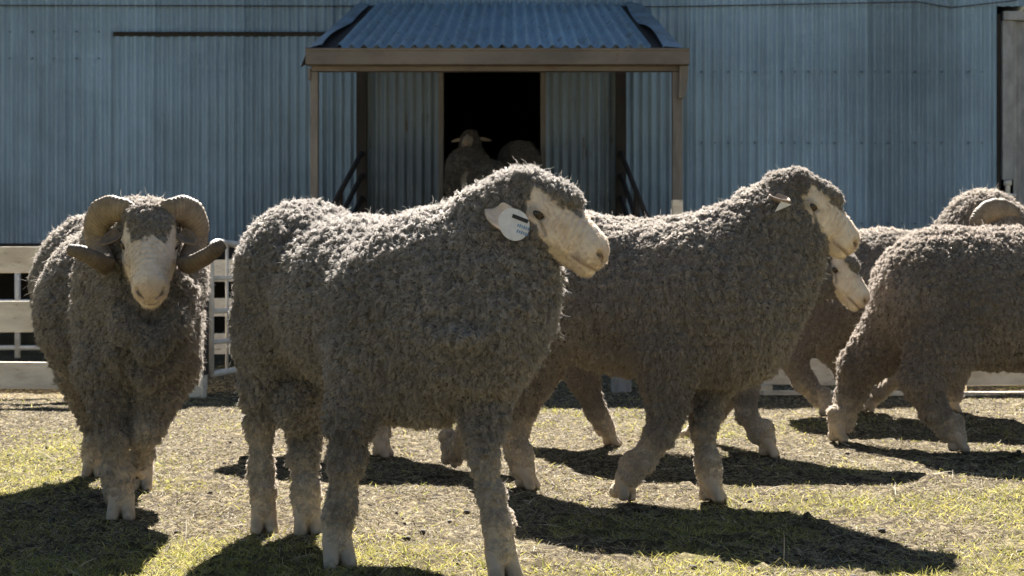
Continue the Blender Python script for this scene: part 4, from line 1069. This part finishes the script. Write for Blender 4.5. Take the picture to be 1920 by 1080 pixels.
# ---- the ram hidden behind the front ram: a foot and its shadow
Hp = [ball(548, 568, 4.55, 90, hw), ball(640, 568, 4.52, 98, hw, (1.15, 1, 1)), ball(750, 572, 4.50, 98, hw),
      cone(P(770, 560, 4.50), 84 * 4.5 / FPX - hw, P(860, 500, 4.48), 60 * 4.48 / FPX - hw, .05)]
Hp += leg([(525, 640, 4.5, 50), (488, 740, 4.5, 26), (488, 800, 4.5, 20)], (490, 850, 4.45), (.95, -.2), hw * .8, .9)
Hp += leg([(560, 640, 4.62, 48), (572, 740, 4.62, 26), (574, 790, 4.62, 20)], (576, 835, 4.62), (.95, -.1), hw * .8, .9)
Hp += leg([(740, 650, 4.42, 46), (718, 750, 4.38, 28), (715, 810, 4.32, 20)], (717, 859, 4.28), (.95, -.3), hw * .8, .95)
Hp += leg([(740, 650, 4.62, 44), (670, 750, 4.62, 26), (662, 790, 4.62, 20)], (658, 838, 4.58), (.95, 0), hw * .8, .9)
sheep('merino_ram', 'ram behind the largest ram, only a pale lower leg showing', (-.6, 4.5, 0), Hp,
      dict(eye=P(905, 490, 4.42), side=-1, fwd=(.75, -.1, -.65), up=(0, 0, 1), s=.9), dict(specC, n=7, gap=.013, rad=.0011, fuzz=False), h=.014, hh=.006)

# ---- three rams going up the ramp into the dark doorway, seen from behind
def climbing(label, px, py, d, r, head_px, head_py, hd_d, turn, fwd):
    z0 = ramp_z(min(d, RY1)) if d < RY1 else FLOOR_Z
    c = P(px, py, d); R = r
    pr = [ell(c, (R, R * 1.1, R), None, .05), ell(c + np.array([turn * .12, .32, .02]), (R * 1.02, .26, R * 1.02), None, .08), ell(c + np.array([turn * .28, .62, .03]), (R, .2, R * 1.05), None, .08)]
    hp = P(head_px, head_py, hd_d)
    pr.append(cone(c + np.array([turn * .3, .68, .06]), R * .75, hp + np.array([0, 0, -.02]), .085, .06))
    for sx, dy in ((-.09, -.05), (.09, .05), (-.09, .60), (.09, .66)):
        yb_ = d + dy + .0; zb = FLOOR_Z * min(1, (yb_ - RY0) / (RY1 - RY0))
        top = c + np.array([sx + turn * .35 * max(dy, 0), dy, -R * .6]); G = np.array([top[0], yb_, zb + .004])
        ts, Fp = toes(G, (0, 1), .9); pr += [cone(top, .085, (top + Fp) / 2 + np.array([0, -.02, .0]), .042, .04), cone((top + Fp) / 2 + np.array([0, -.02, 0]), .042, Fp, .026, .03, 'l')] + ts
    pr.append(ell(c + np.array([0, -R * .92, -R * .55]), (.035, .035, .09), None, .03, 'l'))
    sp = dict(gap=.017, n=6, rad=.0017, len=.011, stand=.85, hang=.7, clump=.7, crack=(30, 30, 20), tone=(.40, .39, .38), fuzz=False, face=.42, K=4, sole=-5)  # tone and face darkened: the doorway's shade is put into the colour
    b, hpz = sheep('merino_ram', label, (c[0], d, z0), pr, dict(eye=hp, side=0, fwd=fwd, up=(0, 0, 1), s=1.0), dict(sp, hlen=.01), 'rams climbing into the shed', h=.016, hh=.006)
    o, B, s = hpz
    for sg in (-1, 1):
        leaf('ear', o + B @ np.array([-.05, sg * .075, .0]), B @ np.array([-.2, sg * 1.0, -.25]), B @ np.array([.4, 0, .9]), .10, .05, M_EAR_PALE, b, (c[0], d, z0))
climbing('ram with head raised and face turned back, left of the three in the dark doorway', 877, 318, 9.75, .170, 881, 262, 10.55, .06, (-.15, -.92, -.30))
climbing('ram at the right side of the dark doorway, head just above the front ram', 972, 304, 10.3, .165, 992, 284, 11.1, .12, (.15, -.90, -.40))
climbing('ram whose low round rump shows between the two heads in the dark doorway', 918, 342, 9.3, .160, 925, 335, 10.2, .0, (.1, .9, -.2))
